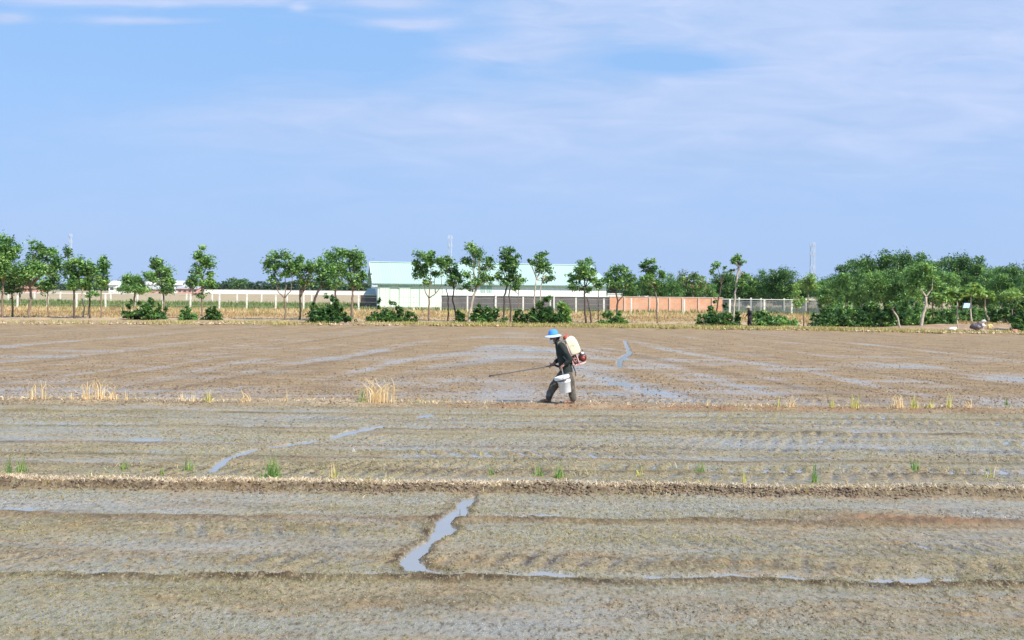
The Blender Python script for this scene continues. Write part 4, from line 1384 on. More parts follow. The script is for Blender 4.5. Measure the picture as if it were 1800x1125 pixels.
def tuft(px, py_top, py_base, hw, n, cols, label, name, cat, Dfix=None, lean=(0.1, 1.1), group=None, w=0.014, seed=0, arch=False):
    """a countable clump of stalks"""
    rg = np.random.default_rng(3000 + seed)
    if Dfix is None:
        g = PG(px, py_base, 0.0)
        D = g.y
    else:
        D = Dfix
    s = D / FPX
    X = PD(px, py_base, D).x
    zb = hz(X, D)
    H = (py_base - py_top) * s
    W2 = hw * s
    V = []
    F = []
    C = []
    nb_ = n + int(n * 0.7) + 3
    for k in range(nb_):
        low = k >= n
        bx_ = rg.normal() * W2 * (0.45 if not low else 0.75)
        by_ = rg.normal() * W2 * 0.3
        hh = H * rg.uniform(0.35, 1.0) ** (1.0 if n < 12 else 1.3) * (0.28 if low else 1.0)
        a = rg.uniform(0, 2 * np.pi) if not arch else (0.0 if rg.uniform() < 0.45 else np.pi) + rg.normal() * 0.5
        ln = rg.uniform(*lean) * min(W2 * 1.4, hh) * (1.25 if arch else 1.0) * (2.2 if low else 1.0)
        dx, dy = np.cos(a) * ln, np.sin(a) * ln * 0.6
        c = np.array(cols[rg.integers(len(cols))]) * rg.uniform(0.85, 1.15)
        pts = []
        m = 6
        for j in range(m + 1):
            t = j / m
            if arch:     # stalk rises, bends over and hangs down
                z = hh * math.sin(min(t * 1.35, 1.0) * math.pi / 2) - hh * 0.35 * max(0, t - 0.7) / 0.3
                q = max(0, t - 0.35) / 0.65
                pts.append((bx_ + dx * q ** 1.2, by_ + dy * q, z))
            else:
                pts.append((bx_ + dx * t ** 2, by_ + dy * t ** 2, hh * (t - 0.12 * t * t)))
        ww = w * rg.uniform(0.7, 1.2)
        k0 = len(V)
        sa = rg.uniform(-0.6, 0.6)
        sx, sy = np.cos(sa), np.sin(sa)
        for j, p in enumerate(pts):
            q = ww * (1 - 0.75 * (j / m)) / 2
            V.append((p[0] - sx * q, p[1] - sy * q, p[2] - (0.02 if j == 0 else 0)))
            V.append((p[0] + sx * q, p[1] + sy * q, p[2] - (0.02 if j == 0 else 0)))
            C.append((*c, 1))
            C.append((*c, 1))
        for j in range(m):
            F.append((k0 + 2 * j, k0 + 2 * j + 1, k0 + 2 * j + 3, k0 + 2 * j + 2))
    o = np_mesh(name, np.array(V), np.array(F), [M_GRASS], None, col=np.array(C))
    o.location = (X, D, zb)
    tag(o, label, cat, group)
    return o


DRYC = [(0.86, 0.66, 0.38), (0.80, 0.58, 0.32), (0.90, 0.74, 0.50), (0.66, 0.46, 0.25)]
YGC = [(0.72, 0.62, 0.20), (0.55, 0.52, 0.15), (0.80, 0.64, 0.34), (0.40, 0.42, 0.12)]
GRC = [(0.16, 0.34, 0.07), (0.24, 0.42, 0.10), (0.12, 0.24, 0.06), (0.40, 0.42, 0.16)]
D2Y = 21.65
GT = 'dead grass tufts on the narrow dyke'
TUFTS = [
    (55, 663, 699, 9, 8, DRYC, 'hooked dead grass tuft at the left end of the narrow dyke', True, (0.3, 1.3)),
    (76, 668, 700, 11, 9, DRYC, 'sparse arching dead stalks second from the left on the narrow dyke', True, (0.5, 1.6)),
    (125, 681, 700, 6, 5, DRYC, 'small bent dead stalk pair left of the bushy dead tuft', True, (0.4, 1.4)),
    (152, 671, 701, 9, 14, DRYC, 'thin dead tuft leaning against the left side of the bushy dead tuft', True, (0.3, 1.2)),
    (176, 664, 702, 15, 26, DRYC, 'bushiest dead grass tuft in the left part of the narrow dyke', True, (0.2, 1.1)),
    (199, 672, 702, 9, 14, DRYC, 'dead tuft with one looped stalk right of the bushy dead tuft', True, (0.3, 1.4)),
    (223, 682, 702, 4, 6, DRYC, 'little dead sprig right of the looped dead stalk', False, (0.1, 0.7)),
    (322, 680, 703, 10, 12, DRYC, 'low dead tuft with two upright stalks left of the yellow-green one', False, (0.1, 0.9)),
    (338, 676, 703, 5, 6, DRYC, 'single upright dead stalk with stubble beside the low two-stalk tuft', False, (0.1, 0.4)),
    (368, 679, 704, 8, 18, YGC, 'short yellow-green tuft of upright stems left of the dead curved one', False, (0.05, 0.5)),
    (430, 680, 704, 12, 14, DRYC, 'spreading low dead tuft with one tall stem at its right', False, (0.3, 1.3)),
    (503, 677, 705, 3, 4, DRYC, 'lone upright dead stalk in the middle of the left half of the dyke', False, (0.02, 0.25)),
    (636, 676, 707, 8, 14, GRC, 'green blades at the left side of the biggest straw clump', False, (0.1, 0.7)),
    (664, 664, 707, 24, 60, DRYC, 'biggest straw-coloured clump, left of the walking person', True, (0.2, 1.3)),
    (1245, 696, 714, 3, 4, DRYC, 'tiny upright dead stem on the reddish stretch of the dyke', False, (0.05, 0.3)),
    (1368, 689, 715, 4, 8, YGC, 'narrow yellow-green tuft, first of the tufts at the right', False, (0.05, 0.4)),
    (1389, 692, 715, 9, 22, DRYC, 'pinkish spreading dead tuft right of the narrow yellow-green one', False, (0.2, 1.3)),
    (1462, 693, 716, 5, 9, YGC, 'thin pale tuft left of the fan-shaped yellow one', False, (0.1, 0.8)),
    (1504, 690, 717, 11, 32, YGC, 'fan-shaped bright yellow tuft on the right part of the dyke', False, (0.2, 1.2)),
    (1580, 693, 718, 8, 22, DRYC, 'straw tuft just left of the green-stemmed one', True, (0.2, 1.1)),
    (1607, 690, 718, 8, 24, YGC, 'green-stemmed tuft right of the straw tuft', False, (0.1, 0.9)),
    (1633, 703, 719, 7, 10, YGC, 'very low green tuft between the two taller ones at the right', False, (0.1, 0.9)),
    (1668, 692, 719, 6, 16, YGC, 'upright pale yellow tuft near the right end of the dyke', False, (0.1, 0.6)),
    (1703, 704, 720, 8, 12, DRYC, 'low dead tuft right of the upright pale yellow one', True, (0.2, 1.2)),
    (1768, 693, 708, 4, 10, GRC, 'small dark green tuft rising from the water at the right', False, (0.1, 0.5)),
]
for i, (px, t, b_, hw, n, cols, lab, arch, ln) in enumerate(TUFTS):
    tuft(px, t, b_ + 2, hw, n, cols, lab, 'grass_tuft', 'grass tuft', D2Y if px < 1750 else 22.9, ln, GT if px < 1750 and cols is not GRC else None, 0.017, i, arch)
SPR = [
    (14, 792, 838, 7, 20, 'small green sprout at the left edge of the middle strip'),
    (38, 793, 832, 8, 24, 'bright green sprout just right of the one at the left edge'),
    (217, 803, 826, 8, 14, 'short green sprout at left, halfway to the dark one on the dyke'),
    (285, 820, 838, 4, 8, 'tiny dark green sprout growing on the near dyke'),
    (334, 800, 830, 8, 14, 'thin green sprout left of the long winding water channel'),
    (478, 795, 842, 13, 60, 'largest green grass sprout on the near dyke'),
    (587, 808, 843, 5, 12, 'slim yellow-green sprout right of the largest one'),
    (863, 812, 838, 6, 10, 'faint green sprout in the centre of the middle strip'),
    (949, 800, 838, 8, 16, 'green sprout below the walking person, left one of a pair'),
    (983, 806, 842, 10, 26, 'green sprout below the walking person, right one of a pair'),
    (1120, 806, 838, 8, 12, 'pale green sprout right of the pair below the person'),
    (1232, 804, 832, 8, 12, 'thin dark sprout left of the upright single one'),
    (1307, 822, 850, 4, 7, 'straw-like stem standing on the near dyke, right half'),
    (1432, 806, 850, 6, 16, 'upright dark green sprout on the near dyke at the right'),
    (1612, 802, 828, 9, 14, 'low green sprout in the right part of the middle strip'),
    (1740, 812, 842, 7, 10, 'leaning pale stem near the right edge of the middle strip'),
]
for i, (px, t, b_, hw, n, lab) in enumerate(SPR):
    tuft(px, t, b_, hw, n, GRC if 'straw' not in lab and 'pale' not in lab and 'yellow' not in lab else YGC, lab, 'grass_sprout', 'grass sprout', None, (0.1, 0.9), 'green sprouts around the near dyke', 0.011, 200 + i)
tuft(622, 785, 797, 2, 2, [(0.8, 0.75, 0.7)], 'thin white dead twig sticking up from the wet strip', 'twig', 'twig', None, (0.2, 0.8), None, 0.012, 301)
tuft(808, 884, 906, 2, 2, [(0.25, 0.3, 0.3)], 'single dark stem standing in the zigzag puddle', 'stem', 'stem', None, (0.05, 0.2), None, 0.010, 302)


# ------------------------------------------------------------------ fences and walls
M_POST = mat_simple('whitewashed_concrete', (0.78, 0.75, 0.66), 0.8, 0.08, 3.0, dirt=(0.45, 0.36, 0.24), dirt_amt=0.5)
M_WIRE = mat_simple('galvanised_wire', (0.45, 0.44, 0.42), 0.5, 0.1, 3.0, metal=0.3)
M_NETD = bpy.data.materials.new('dark_shade_net')


def net_material(m, col, alpha):
    m.use_nodes = True
    nt = m.node_tree
    b = nt.nodes['Principled BSDF']
    N = NB(nt)
    t = nt.nodes.new('ShaderNodeTexCoord')
    n = N.noise(t.outputs['Object'], 0.9, 5, 0.6)
    nt.links.new(N.mix(N.rng(n, 0.3, 0.7), tuple(c * 0.75 for c in col), tuple(c * 1.35 for c in col)), b.inputs['Base Color'])
    b.inputs['Roughness'].default_value = 0.9
    b.inputs['Alpha'].default_value = alpha
    return m


net_material(M_NETD, (0.095, 0.075, 0.072), 0.93)
M_NETG = net_material(bpy.data.materials.new('grey_shade_net'), (0.12, 0.13, 0.14), 0.62)

POST_PX = [-16, 31, 84, 135, 186, 237, 287, 335, 386, 434, 485, 534, 583, 631, 680, 728, 775, 822, 871, 920, 968, 1013, 1062, 1110, 1156, 1203]
POST_PX2 = [1283, 1344, 1392, 1439]


def post_fence(label, pxs, D0, D1, H, hw, rail_px=None, name='post_fence', wires=3):
    p0, p1 = pxs[0], pxs[-1]

    def at(px):
        D = D0 + (D1 - D0) * (px - p0) / (p1 - p0)
        return Vector((PD(px, 500, D).x, D, 0.0))
    base = at(pxs[len(pxs) // 2])
    root = empty(name, base)
    tag(root, label, 'fence')
    for px in pxs:
        p = at(px) - base
        b = MB()
        jit = rnd.uniform(-0.02, 0.02)
        hh = H * rnd.uniform(0.96, 1.03)
        b.box(0, 0, hh / 2 - 0.1, hw * 2, hw * 2, hh + 0.2, 0.015)
        o = b.build('post', M_POST, root)
        o.location = p
        o.rotation_euler = (rnd.uniform(-.02, .02), jit, 0)
    for k in range(wires):
        z = H * (0.3 + 0.62 * k / max(1, wires - 1))
        b = MB()
        pts = []
        for i in range(len(pxs) - 1):
            a = at(pxs[i]) - base
            c = at(pxs[i + 1]) - base
            pts.append((a.x, a.y - hw - 0.012, z))
            m = (a + c) / 2
            pts.append((m.x, m.y - hw - 0.012, z - 0.03))
        c = at(pxs[-1]) - base
        pts.append((c.x, c.y - hw - 0.012, z))
        b.tube(pts, 0.011, 4)
        b.build('wire', M_WIRE, root)
    if rail_px:
        a = at(rail_px[0]) - base
        c = at(rail_px[1]) - base
        b = MB()
        b.tube([(a.x, a.y + hw + 0.05, H - 0.06), (c.x, c.y + hw + 0.05, H - 0.06)], 0.045, 6)
        b.build('rail', M_POST, root)
    return root


post_fence('long row of white concrete posts strung with wire in front of the warehouse', POST_PX, 104.5, 107, 1.66, 0.075, (-16, 237))
post_fence('four white posts of the fence in front of the grey net at right', POST_PX2, 106.6, 107.2, 1.62, 0.09)
post_fence('more distant row of white posts behind the green weeds at left', [15, 61, 106, 151, 195, 242, 286, 328, 373, 417, 460, 505, 548, 582], 147, 153, 1.42, 0.095, None, 'post_fence', 2)
post_fence('rear row of pale posts behind the grey net at right', [1299, 1320, 1338, 1379, 1417], 118, 120, 1.75, 0.09, None, 'post_fence', 2)


def net_fence(label, px0, px1, D, top, mat, pxs=None, wscreen=None):
    a = PD(px0, 500, D).x
    b_ = PD(px1, 500, D).x
    H = top
    root = empty('net_fence', ((a + b_) / 2, D, 0))
    tag(root, label, 'net fence')
    hx = (b_ - a) / 2
    n = max(6, int((b_ - a) / 0.6))
    V = []
    F = []
    for i in range(n + 1):
        x = -hx + 2 * hx * i / n
        for j in range(4):
            V.append((x, 0.06 * math.sin(i * 1.7 + j), H * j / 3 + (rnd.uniform(-0.04, 0.02) if j == 3 else 0)))
    for i in range(n):
        for j in range(3):
            k = i * 4 + j
            F.append((k, k + 4, k + 5, k + 1))
    np_mesh('net', np.array(V), np.array(F), [mat], root)
    b = MB()
    b.tube([(-hx, -0.08, H), (hx, -0.08, H)], 0.04, 6)
    b.build('top_rail', M_POST, root)
    for px in (pxs or []):
        b = MB()
        b.box(PD(px, 500, D).x - root.location.x, -0.16, H / 2 + 0.1, 0.17, 0.12, H + 0.2, 0.01)
        b.build('post', M_POST, root)
    return root


net_fence('dark netting panel left of the warehouse wall', 634, 662, 121.0, 1.62, M_NETD)
net_fence('long dark netting screen below the white band of the warehouse', 776, 1072, 115.5, 1.72, M_NETD, [872, 974, 1073])
net_fence('see-through grey netting between the brick wall and the wood', 1270, 1440, 112.0, 1.62, M_NETG)

# brick wall
def brick_material():
    m = bpy.data.materials.new('red_brick')
    m.use_nodes = True
    nt = m.node_tree
    b = nt.nodes['Principled BSDF']
    N = NB(nt)
    t = nt.nodes.new('ShaderNodeTexCoord')
    s = nt.nodes.new('ShaderNodeSeparateXYZ')
    nt.links.new(t.outputs['Object'], s.inputs[0])
    v = N.comb(s.outputs[0], s.outputs[2], 0.0)
    br = nt.nodes.new('ShaderNodeTexBrick')
    nt.links.new(v, br.inputs['Vector'])
    br.inputs['Scale'].default_value = 1.0
    br.inputs['Brick Width'].default_value = 0.34
    br.inputs['Row Height'].default_value = 0.12
    br.inputs['Mortar Size'].default_value = 0.02
    br.inputs['Color1'].default_value = (0.66, 0.25, 0.12, 1)
    br.inputs['Color2'].default_value = (0.80, 0.32, 0.14, 1)
    br.inputs['Mortar'].default_value = (0.68, 0.44, 0.30, 1)
    n = N.noise(t.outputs['Object'], 0.8, 5, 0.65)
    c = N.mix(N.math('MULTIPLY', N.rng(n, 0.45, 0.7), 0.5), br.outputs[0], (0.80, 0.56, 0.42))
    nt.links.new(c, b.inputs['Base Color'])
    b.inputs['Roughness'].default_value = 0.9
    return m


M_BRICK = brick_material()


def brick_wall():
    D = 114.0
    a = PD(1072, 500, D).x
    c = PD(1271, 500, D).x
    H = 1.72
    root = empty('brick_wall', ((a + c) / 2, D, 0))
    tag(root, 'low wall of raw orange-red brick between the warehouse and the wood', 'wall')
    hx = (c - a) / 2
    b = MB()
    b.box(0, 0, H / 2 - 0.15, hx * 2, 0.16, H + 0.3)
    b.build('brickwork', M_BRICK, root)
    b = MB()
    b.box(0, 0, H + 0.035, hx * 2 + 0.04, 0.24, 0.07, 0.01)
    b.build('coping', mat_simple('mortar_coping', (0.68, 0.52, 0.42), 0.9, 0.15, 2.0), root)
    mp = mat_simple('cement_pier', (0.72, 0.52, 0.41), 0.9, 0.12, 2.0)
    for px in (1098, 1142, 1177, 1200, 1228, 1252):
        b = MB()
        b.box(PD(px, 500, D).x - root.location.x, -0.12, H / 2 - 0.1, 0.14, 0.10, H + 0.16, 0.008)
        b.build('pier', mp, root)


brick_wall()
# ==PART4==

# ------------------------------------------------------------------ warehouse
def panel_material(name, ca, cb, period, rough=0.45, axis=0):
    """painted profiled sheet: ribs as real bump, sheets slightly different in tint"""
    m = bpy.data.materials.new(name)
    m.use_nodes = True
    nt = m.node_tree
    b = nt.nodes['Principled BSDF']
    N = NB(nt)
    t = nt.nodes.new('ShaderNodeTexCoord')
    s = nt.nodes.new('ShaderNodeSeparateXYZ')
    nt.links.new(t.outputs['Object'], s.inputs[0])
    X = s.outputs[0]
    sheet = N.math('FLOOR', N.math('DIVIDE', X, 1.1))
    wn_ = nt.nodes.new('ShaderNodeTexWhiteNoise')
    wn_.noise_dimensions = '1D'
    nt.links.new(sheet, wn_.inputs['W'])
    n = N.noise(t.outputs['Object'], 0.5, 5, 0.6)
    f = N.math('ADD', N.math('MULTIPLY', wn_.outputs['Value'], 0.5), N.math('MULTIPLY', n, 0.5))
    c = N.mix(f, ca, cb)
    # rain streaks: vertical, thin
    st = N.noise(N.comb(N.math('MULTIPLY', X, 5.0), 0.0, N.math('MULTIPLY', s.outputs[2], 0.25)), 1.0, 4, 0.6)
    c = N.mix(N.math('MULTIPLY', N.rng(st, 0.55, 0.75), 0.25), c, (0.50, 0.55, 0.46))
    nt.links.new(c, b.inputs['Base Color'])
    b.inputs['Roughness'].default_value = rough
    bp = nt.nodes.new('ShaderNodeBump')
    bp.inputs['Strength'].default_value = 0.4
    bp.inputs['Distance'].default_value = 0.03
    w = N.math('SINE', N.math('MULTIPLY', X, 2 * math.pi / period))
    nt.links.new(w, bp.inputs['Height'])
    nt.links.new(bp.outputs[0], b.inputs['Normal'])
    return m


M_ROOFG = panel_material('mint_roof_sheet', (0.41, 0.55, 0.46), (0.47, 0.60, 0.52), 0.30)
M_WALLP = panel_material('pale_wall_sheet', (0.66, 0.80, 0.62), (0.82, 0.86, 0.70), 0.30)
M_WALLW = panel_material('white_wall_sheet', (0.90, 0.93, 0.86), (0.94, 0.94, 0.88), 0.30)
M_TRIM = mat_simple('white_trim', (0.82, 0.83, 0.78), 0.5, 0.05, 2.0)
M_GUT = mat_simple('dark_gutter', (0.16, 0.26, 0.22), 0.6, 0.2, 2.0)


def warehouse():
    D = 122.0
    Db = 140.0
    A_ = PD(664, 500, 119.7)
    B_ = PD(1066, 500, 124.6)
    a, c = A_.x, B_.x
    hx = math.hypot(c - a, B_.y - A_.y) / 2
    eave = PD(664, 498.5, 119.7).z
    ridgeD = 131.0
    ridge = PD(657, 461.0, 119.7 + 8.8).z
    root = empty('warehouse', ((a + c) / 2, (A_.y + B_.y) / 2, 0), math.atan2(B_.y - A_.y, c - a))

    def lx(px):
        return (px - 865.0) / 201.0 * hx
    tag(root, 'long low warehouse with a mint green sheet roof and pale walls', 'building')
    split = lx(776)
    # front wall in two stretches, side gables, back
    b = MB()
    b.box((-hx + split) / 2, 0.1, eave / 2, split + hx, 0.2, eave)
    b.build('front_wall', M_WALLP, root)
    b = MB()
    b.box((split + hx) / 2 + 0.002, 0.103, eave / 2, hx - split - 0.004, 0.2, eave)
    b.build('right_front_wall', M_WALLW, root)
    b = MB()
    for sx in (-1, 1):
        x0 = sx * (hx - 0.1)
        V = [(x0 - 0.1, 0.2, 0), (x0 - 0.1, Db - D, 0), (x0 - 0.1, Db - D, eave), (x0 - 0.1, ridgeD - D, ridge - 0.08), (x0 - 0.1, 0.2, eave)]
        V += [(v[0] + 0.2, v[1], v[2]) for v in V]
        b.add(V, [(0, 1, 2, 3, 4), (9, 8, 7, 6, 5), (0, 5, 6, 1), (1, 6, 7, 2), (2, 7, 8, 3), (3, 8, 9, 4), (4, 9, 5, 0)])
    b.box(0, Db - D, eave / 2, hx * 2 - 0.45, 0.2, eave)
    b.build('gable_walls', M_WALLW, root)
    # roof: two slopes with thickness, overhanging
    el = lx(655.5)
    er = lx(1071)
    ov = 0.22
    sl = (ridge - eave) / (ridgeD - D)
    b = MB()
    y0, z0 = -ov, eave - ov * sl + 0.12
    y1, z1 = ridgeD - D, ridge
    y2, z2 = Db - D + ov, eave - ov * sl + 0.12
    P = [(y0, z0), (y1, z1), (y2, z2)]
    T = 0.09
    V = []
    for x in (el, er):
        for (y, z) in P:
            V.append((x, y, z))
            V.append((x, y, z - T))
    b.add(V, [(0, 6, 8, 2), (2, 8, 10, 4), (1, 3, 9, 7), (3, 5, 11, 9), (0, 1, 7, 6), (4, 10, 11, 5), (0, 2, 3, 1), (2, 4, 5, 3), (6, 7, 9, 8), (8, 9, 11, 10)])
    b.build('roof', M_ROOFG, root)
    b = MB()
    b.box((el + er) / 2, y1, z1 + 0.045, er - el, 0.55, 0.07, 0.01)
    b.build('ridge_cap', mat_simple('pale_ridge', (0.62, 0.82, 0.74), 0.5, 0.05, 2.0), root)
    b = MB()
    b.box((el + er) / 2, y0 - 0.09, z0 - 0.10, er - el, 0.16, 0.13, 0.01)
    b.build('gutter', M_GUT, root)
    # barge board at the left end
    b = MB()
    b.tube([(el - 0.06, y0, z0), (el - 0.06, y1, z1)], 0.05, 4)
    b.tube([(er + 0.06, y0, z0), (er + 0.06, y1, z1)], 0.05, 4)
    b.build('barge_board', M_TRIM, root)
    # eave return at left
    b = MB()
    b.box(-hx - 0.35, 0.5, eave - 0.22, 0.65, 1.6, 0.26, 0.01)
    b.build('eave_return', M_TRIM, root)
    # sliding doors on the left stretch (slightly proud, with frames)
    for (p0, p1) in ((667, 684), (701, 719)):
        x0 = lx(p0)
        x1 = lx(p1)
        b = MB()
        b.box((x0 + x1) / 2, -0.05, 1.25, x1 - x0, 0.08, 2.5, 0.01)
        o = b.build('sliding_door', M_WALLP, root)
        b = MB()
        b.box((x0 + x1) / 2, -0.12, 2.56, x1 - x0 + 0.3, 0.05, 0.10)
        b.box(x1 + 0.04, -0.055, 1.25, 0.05, 0.09, 2.5)
        b.build('door_track', mat_simple('door_trim', (0.40, 0.52, 0.44), 0.6, 0.1, 2.0), o)
    # corner trims and wall joints
    for px in (664.8, 736, 776):
        b = MB()
        b.box(lx(px), -0.03, eave / 2, 0.10, 0.05, eave - 0.02)
        b.build('corner_trim', M_TRIM if px < 700 or px > 770 else mat_simple('joint_trim', (0.5, 0.62, 0.54), 0.6, 0.1, 2.0), root)
    b = MB()
    b.box((-hx + split) / 2, -0.06, 0.12, split + hx - 0.1, 0.11, 0.36, 0.01)
    b.build('plinth', mat_simple('plinth', (0.42, 0.40, 0.30), 0.9, 0.2, 1.5), root)
    # translucent panes high in the right stretch
    for p0 in (845, 856):
        b = MB()
        b.box(lx(p0), -0.012, 2.45, 0.62, 0.03, 0.8, 0.01)
        b.build('mint_pane', M_ROOFG, root)


warehouse()


def lean_to():
    D = 123.5
    a = PD(640, 500, D).x
    c = PD(662, 500, D).x
    z1 = PD(650, 508, D + 3).z
    z0 = PD(650, 518, D).z
    root = empty('shed', ((a + c) / 2, D, 0))
    tag(root, 'small grey-roofed shed tucked against the left end of the warehouse', 'shed')
    hx = (c - a) / 2 - 0.05
    b = MB()
    b.box(0, 1.5, z0 / 2, hx * 2, 2.8, z0)
    b.build('wall', M_TRIM, root)
    b = MB()
    V = [(-hx - .05, -0.15, z0), (hx - 0.05, -0.15, z0), (hx - 0.05, 3.2, z1), (-hx - .05, 3.2, z1)]
    V += [(x, y, z + 0.08) for x, y, z in V]
    b.add(V, [(0, 3, 2, 1), (4, 5, 6, 7), (0, 1, 5, 4), (1, 2, 6, 5), (2, 3, 7, 6), (3, 0, 4, 7)])
    b.build('roof', mat_simple('grey_sheet', (0.40, 0.44, 0.42), 0.6, 0.15, 1.0), root)
    b = MB()
    b.box(0, -0.22, z0 - 0.06, hx * 2, 0.1, 0.16, 0.01)
    b.build('fascia', M_TRIM, root)


lean_to()


# ------------------------------------------------------------------ far walls and houses at left
M_WHITE = mat_simple('white_plaster', (0.82, 0.82, 0.80), 0.8, 0.06, 0.4, dirt=(0.6, 0.57, 0.5), dirt_amt=0.4)
M_PINK = mat_simple('faded_brick', (0.58, 0.30, 0.24), 0.9, 0.2, 0.5, dirt=(0.75, 0.62, 0.52), dirt_amt=0.6)
M_GREYR = mat_simple('grey_roof', (0.42, 0.42, 0.42), 0.6, 0.15, 0.5)
M_DARKW = mat_simple('dark_opening', (0.10, 0.10, 0.11), 0.3, 0.2, 1.0)
M_REDR = mat_simple('clay_roof', (0.50, 0.24, 0.17), 0.8, 0.15, 0.8)


def house(label, p0, p1, py_eave, py_ridge, D, wallm, roofm, wins=2, depth=7.0, name='house'):
    a = PD(p0, 500, D).x
    c = PD(p1, 500, D).x
    ez = PD((p0 + p1) / 2, py_eave, D).z
    rz = PD((p0 + p1) / 2, py_ridge, D + depth / 2).z
    root = empty(name, ((a + c) / 2, D, 0))
    tag(root, label, 'building')
    hx = (c - a) / 2
    b = MB()
    b.box(0, depth / 2, ez / 2, hx * 2, depth, ez)
    for sx in (-1, 1):
        b.add([(sx * hx * 0.995, 0.02, ez), (sx * hx * 0.995, depth - 0.02, ez), (sx * hx * 0.995, depth / 2, rz - 0.05)], [(0, 1, 2)])
    b.build('wall', wallm, root)
    b = MB()
    ov = 0.4
    sl = (rz - ez) / (depth / 2)
    P = [(-ov, ez - ov * sl + 0.06), (depth / 2, rz + 0.06), (depth + ov, ez - ov * sl + 0.06)]
    V = []
    for x in (-hx - ov, hx + ov):
        for (y, z) in P:
            V += [(x, y, z), (x, y, z - 0.12)]
    b.add(V, [(0, 6, 8, 2), (2, 8, 10, 4), (1, 3, 9, 7), (3, 5, 11, 9), (0, 1, 7, 6), (4, 10, 11, 5), (0, 2, 3, 1), (2, 4, 5, 3), (6, 7, 9, 8), (8, 9, 11, 10)])
    b.build('roof', roofm, root)
    for k in range(wins):
        x = -hx + (k + 0.5) * 2 * hx / wins
        b = MB()
        b.box(x, -0.03, ez * 0.52, min(1.1, hx / wins), 0.1, ez * 0.34)
        b.build('window', M_DARKW, root)
    return root


house('white house with a white roof, leftmost of the far houses', 191, 214, 500, 494, 330, M_WHITE, M_WHITE, 2)
house('low white shed with dark openings right of the leftmost white house', 205, 222, 505, 499, 322, M_WHITE, M_WHITE, 3, 6, 'shed')
house('bright white block standing above the reddish wall, behind the cone-topped tree', 257, 276, 499, 493, 340, M_WHITE, M_WHITE, 1)
house('small white block at the left end of the long reddish shed', 306, 319, 500, 494, 338, M_WHITE, M_WHITE, 1)
house('long low faded red brick shed with a flat grey roof beyond the bare field', 312, 347, 507, 503.5, 330, M_PINK, M_GREYR, 4, 5, 'shed')
house('faded red brick house with two pale bays behind the cone-topped tree', 254, 284, 508, 504.5, 325, M_PINK, M_GREYR, 0, 6)
house('pinkish red house glimpsed between the trees at the far left', 28, 62, 506, 502, 300, M_PINK, M_REDR, 2)


def far_wall(label, p0, p1, D, H):
    a = PD(p0, 500, D).x
    c = PD(p1, 500, D).x
    root = empty('boundary_wall', ((a + c) / 2, D, 0))
    tag(root, label, 'wall')
    b = MB()
    b.box(0, 0, H / 2, c - a, 0.25, H)
    b.build('wall_panel', M_WHITE, root)
    b = MB()
    b.box(0, 0, H + 0.06, c - a, 0.4, 0.12, 0.01)
    b.build('coping', M_POST, root)


far_wall('long white boundary wall across the bare field, left of the warehouse', 347, 652, 335, 1.25)
far_wall('short stretch of cream wall behind the low brick wall', 1068, 1160, 150, 1.9)


# ------------------------------------------------------------------ lattice masts on the horizon
M_MAST = mat_simple('haze_tinted_steel', (0.55, 0.58, 0.62), 0.5, 0.1, 0.3)  # paleness of distance haze put into the steel colour


def mast(px, py_top, D, w, label):
    X = PD(px, 500, D).x
    H = PD(px, py_top, D).z
    root = empty('lattice_mast', (X, D, 0))
    tag(root, label, 'mast')
    b = MB()
    h = w / 2
    n = 14
    cs = [(-h, -h), (h, -h), (h, h), (-h, h)]
    for (x, y) in cs:
        b.tube([(x * 1.25, y * 1.25, 0), (x, y, H)], 0.14, 5)
    for k in range(n):
        z0 = H * k / n
        z1 = H * (k + 1) / n
        for i in range(4):
            (x0, y0), (x1, y1) = cs[i], cs[(i + 1) % 4]
            b.tube([(x0, y0, z0), (x1, y1, z1)], 0.07, 4)
            b.tube([(x0, y0, z1), (x1, y1, z1)], 0.07, 4)
    b.build('frame', M_MAST, root)
    b = MB()
    for z in (H - 1.5, H - 7, H - 16):
        for a in range(3):
            an = a * 2.09 + 0.5
            b.box(math.cos(an) * (h + 0.5), math.sin(an) * (h + 0.5), z, 0.5, 0.5, 2.2, 0.05)
    b.build('antenna', M_MAST, root)


mast(1428, 426, 640, 2.2, 'pale lattice mast on the skyline between the net fence and the wood')
mast(790, 414, 700, 2.2, 'faint pale lattice mast above the warehouse roof')
mast(123, 411, 900, 1.6, 'faintest lattice mast, above the left cluster of trees')
# ==PART5==

# ------------------------------------------------------------------ people
def remeshed(name, mb, mat, parent, voxel, smooth_it=4, crease=None, disp=None):
    """fuse the collected volumes into one continuous skin"""
    me = bpy.data.meshes.new(name)
    me.from_pydata([tuple(v) for v in mb.v], [], mb.f)
    me.update()
    o = bpy.data.objects.new(name, me)
    COL.objects.link(o)
    m = o.modifiers.new('r', 'REMESH')
    m.mode = 'VOXEL'
    m.voxel_size = voxel
    s = o.modifiers.new('s', 'SMOOTH')
    s.iterations = smooth_it
    s.factor = 0.5
    bpy.context.view_layer.update()
    dg = bpy.context.evaluated_depsgraph_get()
    me2 = bpy.data.meshes.new_from_object(o.evaluated_get(dg))
    o.modifiers.clear()
    o.data = me2
    bpy.data.meshes.remove(me)
    me2.name = name
    n = len(me2.vertices)
    if disp is not None and n:
        co = np.empty(n * 3, np.float32)
        me2.vertices.foreach_get('co', co)
        co = co.reshape(-1, 3).astype(float)
        no = np.empty(n * 3, np.float32)
        me2.vertices.foreach_get('normal', no)
        no = no.reshape(-1, 3)
        co = co + no * disp(co)[:, None]
        me2.vertices.foreach_set('co', co.astype(np.float32).ravel())
        me2.update()
    me2.polygons.foreach_set('use_smooth', np.ones(len(me2.polygons), dtype=bool))
    me2.materials.clear()
    me2.materials.append(mat)
    if parent is not None:
        o.parent = parent
    return o


